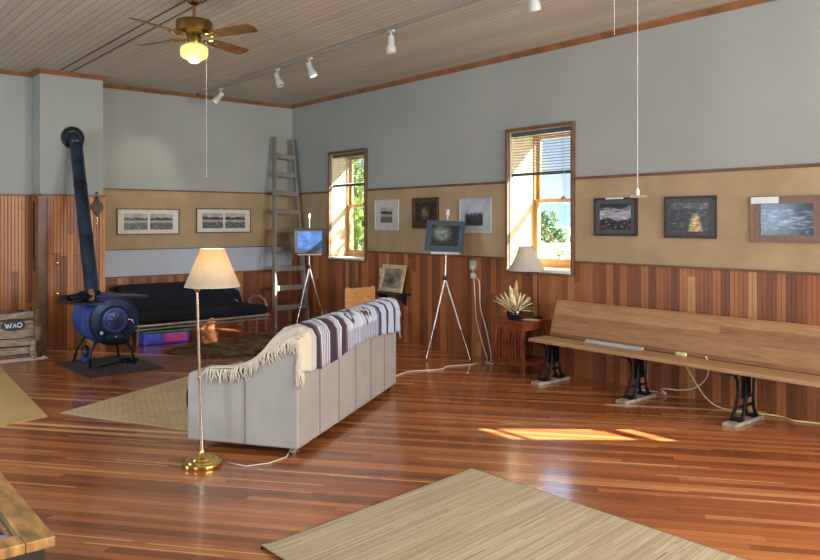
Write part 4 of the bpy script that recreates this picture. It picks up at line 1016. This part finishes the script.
# TRACK LIGHTS
t=thing('light_track','long grey ceiling track for the spotlights','track',(0,0,0))
MB().bar((4.70,YB-.06,ZC-.014),(4.46,3.6,ZC-.014),.04,.028).build('track_rail',M['track'],t)
MB().box(-.03,.03,-.05,.03,-.034,0,M=Matrix.Translation((4.70,YB-.08,ZC))).build('end_feed',M['brassold'],t)
def spot(label,x,y,aim,lit):
    t=thing('track_spotlight',label,'spotlight',(x,y,ZC-.028),0,'spotlights on the ceiling track')
    MB().box(-.016,.016,-.04,.04,-.018,0).cyl((0,0,-.018),(0,0,-.07),.008).build('track_adapter',M['spotw'],t)
    d=Vector(aim).normalized(); q=d.to_track_quat('Z','Y').to_matrix().to_4x4(); c=Vector((0,0,-.10))
    MB().lathe([(.0,-.05),(.025,-.048),(.032,-.03),(.033,.045),(.046,.06),(.048,.12),(.044,.12),(.042,.07)],c=tuple(c),n=24,M=q,caps=False).build('spot_housing',M['spotw'],t,smooth=True)
    MB().lathe([(.041,.10),(.03,.108),(0,.112)],c=tuple(c),n=24,M=q,caps=False).build('spot_lens',M['spotlit'] if lit else M['frame_grey'],t,smooth='all')
    return Vector((x,y,ZC-.128))+d*.13,d
S=[]
S.append(spot('white track spotlight nearest the back wall, pointing left',4.675,9.75,(-.5,.3,-.7),True))
S.append(spot('white track spotlight second from the back wall',4.61,8.05,(.15,-.4,-.9),False))
S.append(spot('lit white track spotlight just right of its twin near the ceiling corner',4.59,7.28,(.25,-.3,-.9),True))
S.append(spot('white track spotlight pointing straight down midway along the track',4.54,5.72,(.02,.02,-1),False))
S.append(spot('large white track spotlight nearest the camera at the top edge',4.48,3.86,(.35,.1,-.85),False))
# second pull switch hanging in the foreground
t=thing('pull_cord_switch','thin hanging cord ending in a small glass bar before the photographs','cord',(2.89,1.884,1.715))
MB().tube([(0,0,.03),(0,0,ZC-1.715)],.0012,5).build('cord',M['cordw'],t)
MB().lathe([(.006,0),(.008,.02),(.004,.035)],n=10).build('cord_knob',M['white'],t,smooth=True)
MB().bar((-.03,.026,-.0),(.03,-.026,-.0),.012,.014).build('glass_bar',M['mat_taupe'],t,bevel=.003)
t=tag(MB().tube([(2.81,1.95,ZC),(2.81,1.95,2.43)],.0010,5).build('hanging_string',M['cordw'],None),'short thin string hanging from the ceiling left of the pull cord','string')

# ================================================================= COFFEE TABLE in the corner
t=thing('display_table','honey wood display table corner with sunken glass top at lower left','table',(.755,2.93,0))
m=MB(); tz=.45
W_=.95;L_=1.25; fw=.10
m.box(-fw,0,0,L_,tz-.04,tz).box(-W_,-W_+fw,0,L_,tz-.04,tz).box(-W_+fw,-fw,0,fw,tz-.04,tz).box(-W_+fw,-fw,L_-fw,L_,tz-.04,tz)
m.build('table_frame',M['tableframe'],t,bevel=.006)
MB().box(-W_+fw,-fw,fw,L_-fw,tz-.09,tz-.08).build('display_tray',M['felt'],t)
MB().box(-W_+fw,-fw,fw,L_-fw,tz-.012,tz-.008).build('glass_top',M['glass'],t)
MB().box(-W_+.03,-.03,.03,.06,tz-.12,tz-.04).box(-W_+.03,-.03,L_-.06,L_-.03,tz-.12,tz-.04).box(-.06,-.03,.06,L_-.06,tz-.12,tz-.04).box(-W_+.03,-W_+.06,.06,L_-.06,tz-.12,tz-.04).build('apron',M['tabledark'],t)
for x in (-W_+.08,-.08):
    for y in (.08,L_-.08): MB().box(x-.035,x+.035,y-.035,y+.035,0,tz-.04).build('leg',M['tabledark'],t,bevel=.004)
tag(MB().box(-.07,.07,-.1,.1,0,.003).build('leaflet',M['yellowpaper'],None,loc=(.575,3.18,tz-.079),rot=(0,0,R(-15))),'yellow leaflet displayed inside the wooden table','leaflet')
rr=random.Random(2); m=MB(); m.ball((0,0,.03),.045,10,7,(1,1.2,.7)); m.v=[(x*(1+rr.uniform(-.2,.2)),y*(1+rr.uniform(-.2,.2)),z) for x,y,z in m.v]
tag(m.build('rock_specimen',M['greystone'],None,loc=(.61,3.07,tz-.070)),'rough grey mineral specimen inside the wooden display table','rock')

# ================================================================= LIGHTS
def area(name,loc,rot,sx,sy,power,col):
    l=bpy.data.lights.new(name,'AREA'); l.shape='RECTANGLE'; l.size=sx; l.size_y=sy; l.energy=power; l.color=col
    o=bpy.data.objects.new(name,l); COL.objects.link(o); o.location=loc; o.rotation_euler=rot; return o
DAY=(.66,.82,1.0)
PL,PN=135,285
for a,b in LW: area('daylight_left',(XL-.02,(a+b)/2,1.8),(0,R(-90),0),1.8,b-a,PL,DAY)
for a,b in NW: area('fill_front',((a+b)/2,YN-.02,1.8),(R(90),0,0),b-a,1.8,PN,(.97,.98,1))  # fill lamps added in the unseen front openings to balance the sofa faces
# daylight through the three right-hand windows
for a,b in WIN: area('daylight_right',(XR+.56,(a+b)/2,1.85),(0,R(90),0),1.5,b-a-.1,10,DAY)
def point(name,loc,power,col,r=.03):
    l=bpy.data.lights.new(name,'POINT'); l.energy=power; l.color=col; l.shadow_soft_size=r
    o=bpy.data.objects.new(name,l); COL.objects.link(o); o.location=loc; return o
point('floor_lamp_light',FL+Vector((0,0,.05)),3.2,(1,.85,.52),.03)
point('table_lamp_light',TL+Vector((0,0,.04)),.5,(1,.86,.6),.03)
point('fan_light',(FX,FY,2.90),5,(1,.82,.5),.08)
def spotl(p,d,power):
    l=bpy.data.lights.new('track_light','SPOT'); l.energy=power; l.spot_size=R(70); l.spot_blend=.7; l.color=(1,.93,.82); l.shadow_soft_size=.03
    o=bpy.data.objects.new('track_light',l); COL.objects.link(o); o.location=p; o.rotation_euler=d.to_track_quat('-Z','Y').to_euler()
for k in (0,2): spotl(S[k][0],S[k][1],25)
sl=bpy.data.lights.new('sun','SUN'); sl.energy=42; sl.angle=R(.6); sl.color=(1,.95,.86)
so_=bpy.data.objects.new('sun',sl); COL.objects.link(so_); so_.rotation_euler=Vector((-1,.88,-.935)).to_track_quat('-Z','Y').to_euler()

wd=bpy.data.worlds.new('sky'); scene.world=wd; wd.use_nodes=True; nt=wd.node_tree; nt.nodes.clear()
tc=nt.nodes.new('ShaderNodeTexCoord'); sx=nt.nodes.new('ShaderNodeSeparateXYZ'); nt.links.new(tc.outputs['Generated'],sx.inputs[0])
cr=nt.nodes.new('ShaderNodeValToRGB'); e=cr.color_ramp.elements; e[0].position=0; e[0].color=lc((226,238,252)); e[1].position=.5; e[1].color=lc((96,150,232))
q=e.new(.09); q.color=lc((178,214,250)); nt.links.new(sx.outputs[2],cr.inputs[0])
bg=nt.nodes.new('ShaderNodeBackground'); bg.inputs[1].default_value=1.15; ow=nt.nodes.new('ShaderNodeOutputWorld')
nt.links.new(cr.outputs[0],bg.inputs[0]); nt.links.new(bg.outputs[0],ow.inputs[0])

# ================================================================= CAMERA
cam=bpy.data.cameras.new('camera'); co=bpy.data.objects.new('camera',cam); COL.objects.link(co)
co.location=(0,0,1.6); co.rotation_euler=(R(90),0,-.6963); cam.sensor_width=36; cam.lens=744.6/820*36; cam.shift_y=-(280-222.3)/820; cam.clip_end=2000
scene.camera=co
vs=scene.view_settings; vs.view_transform='Standard'; vs.look='None'; vs.gamma=1; vs.use_curve_mapping=False; vs.exposure=.12
scene.cycles.max_bounces=8; scene.cycles.diffuse_bounces=5; scene.cycles.transparent_max_bounces=16
scene.cycles.sample_clamp_indirect=6
scene.cycles.use_denoising=True
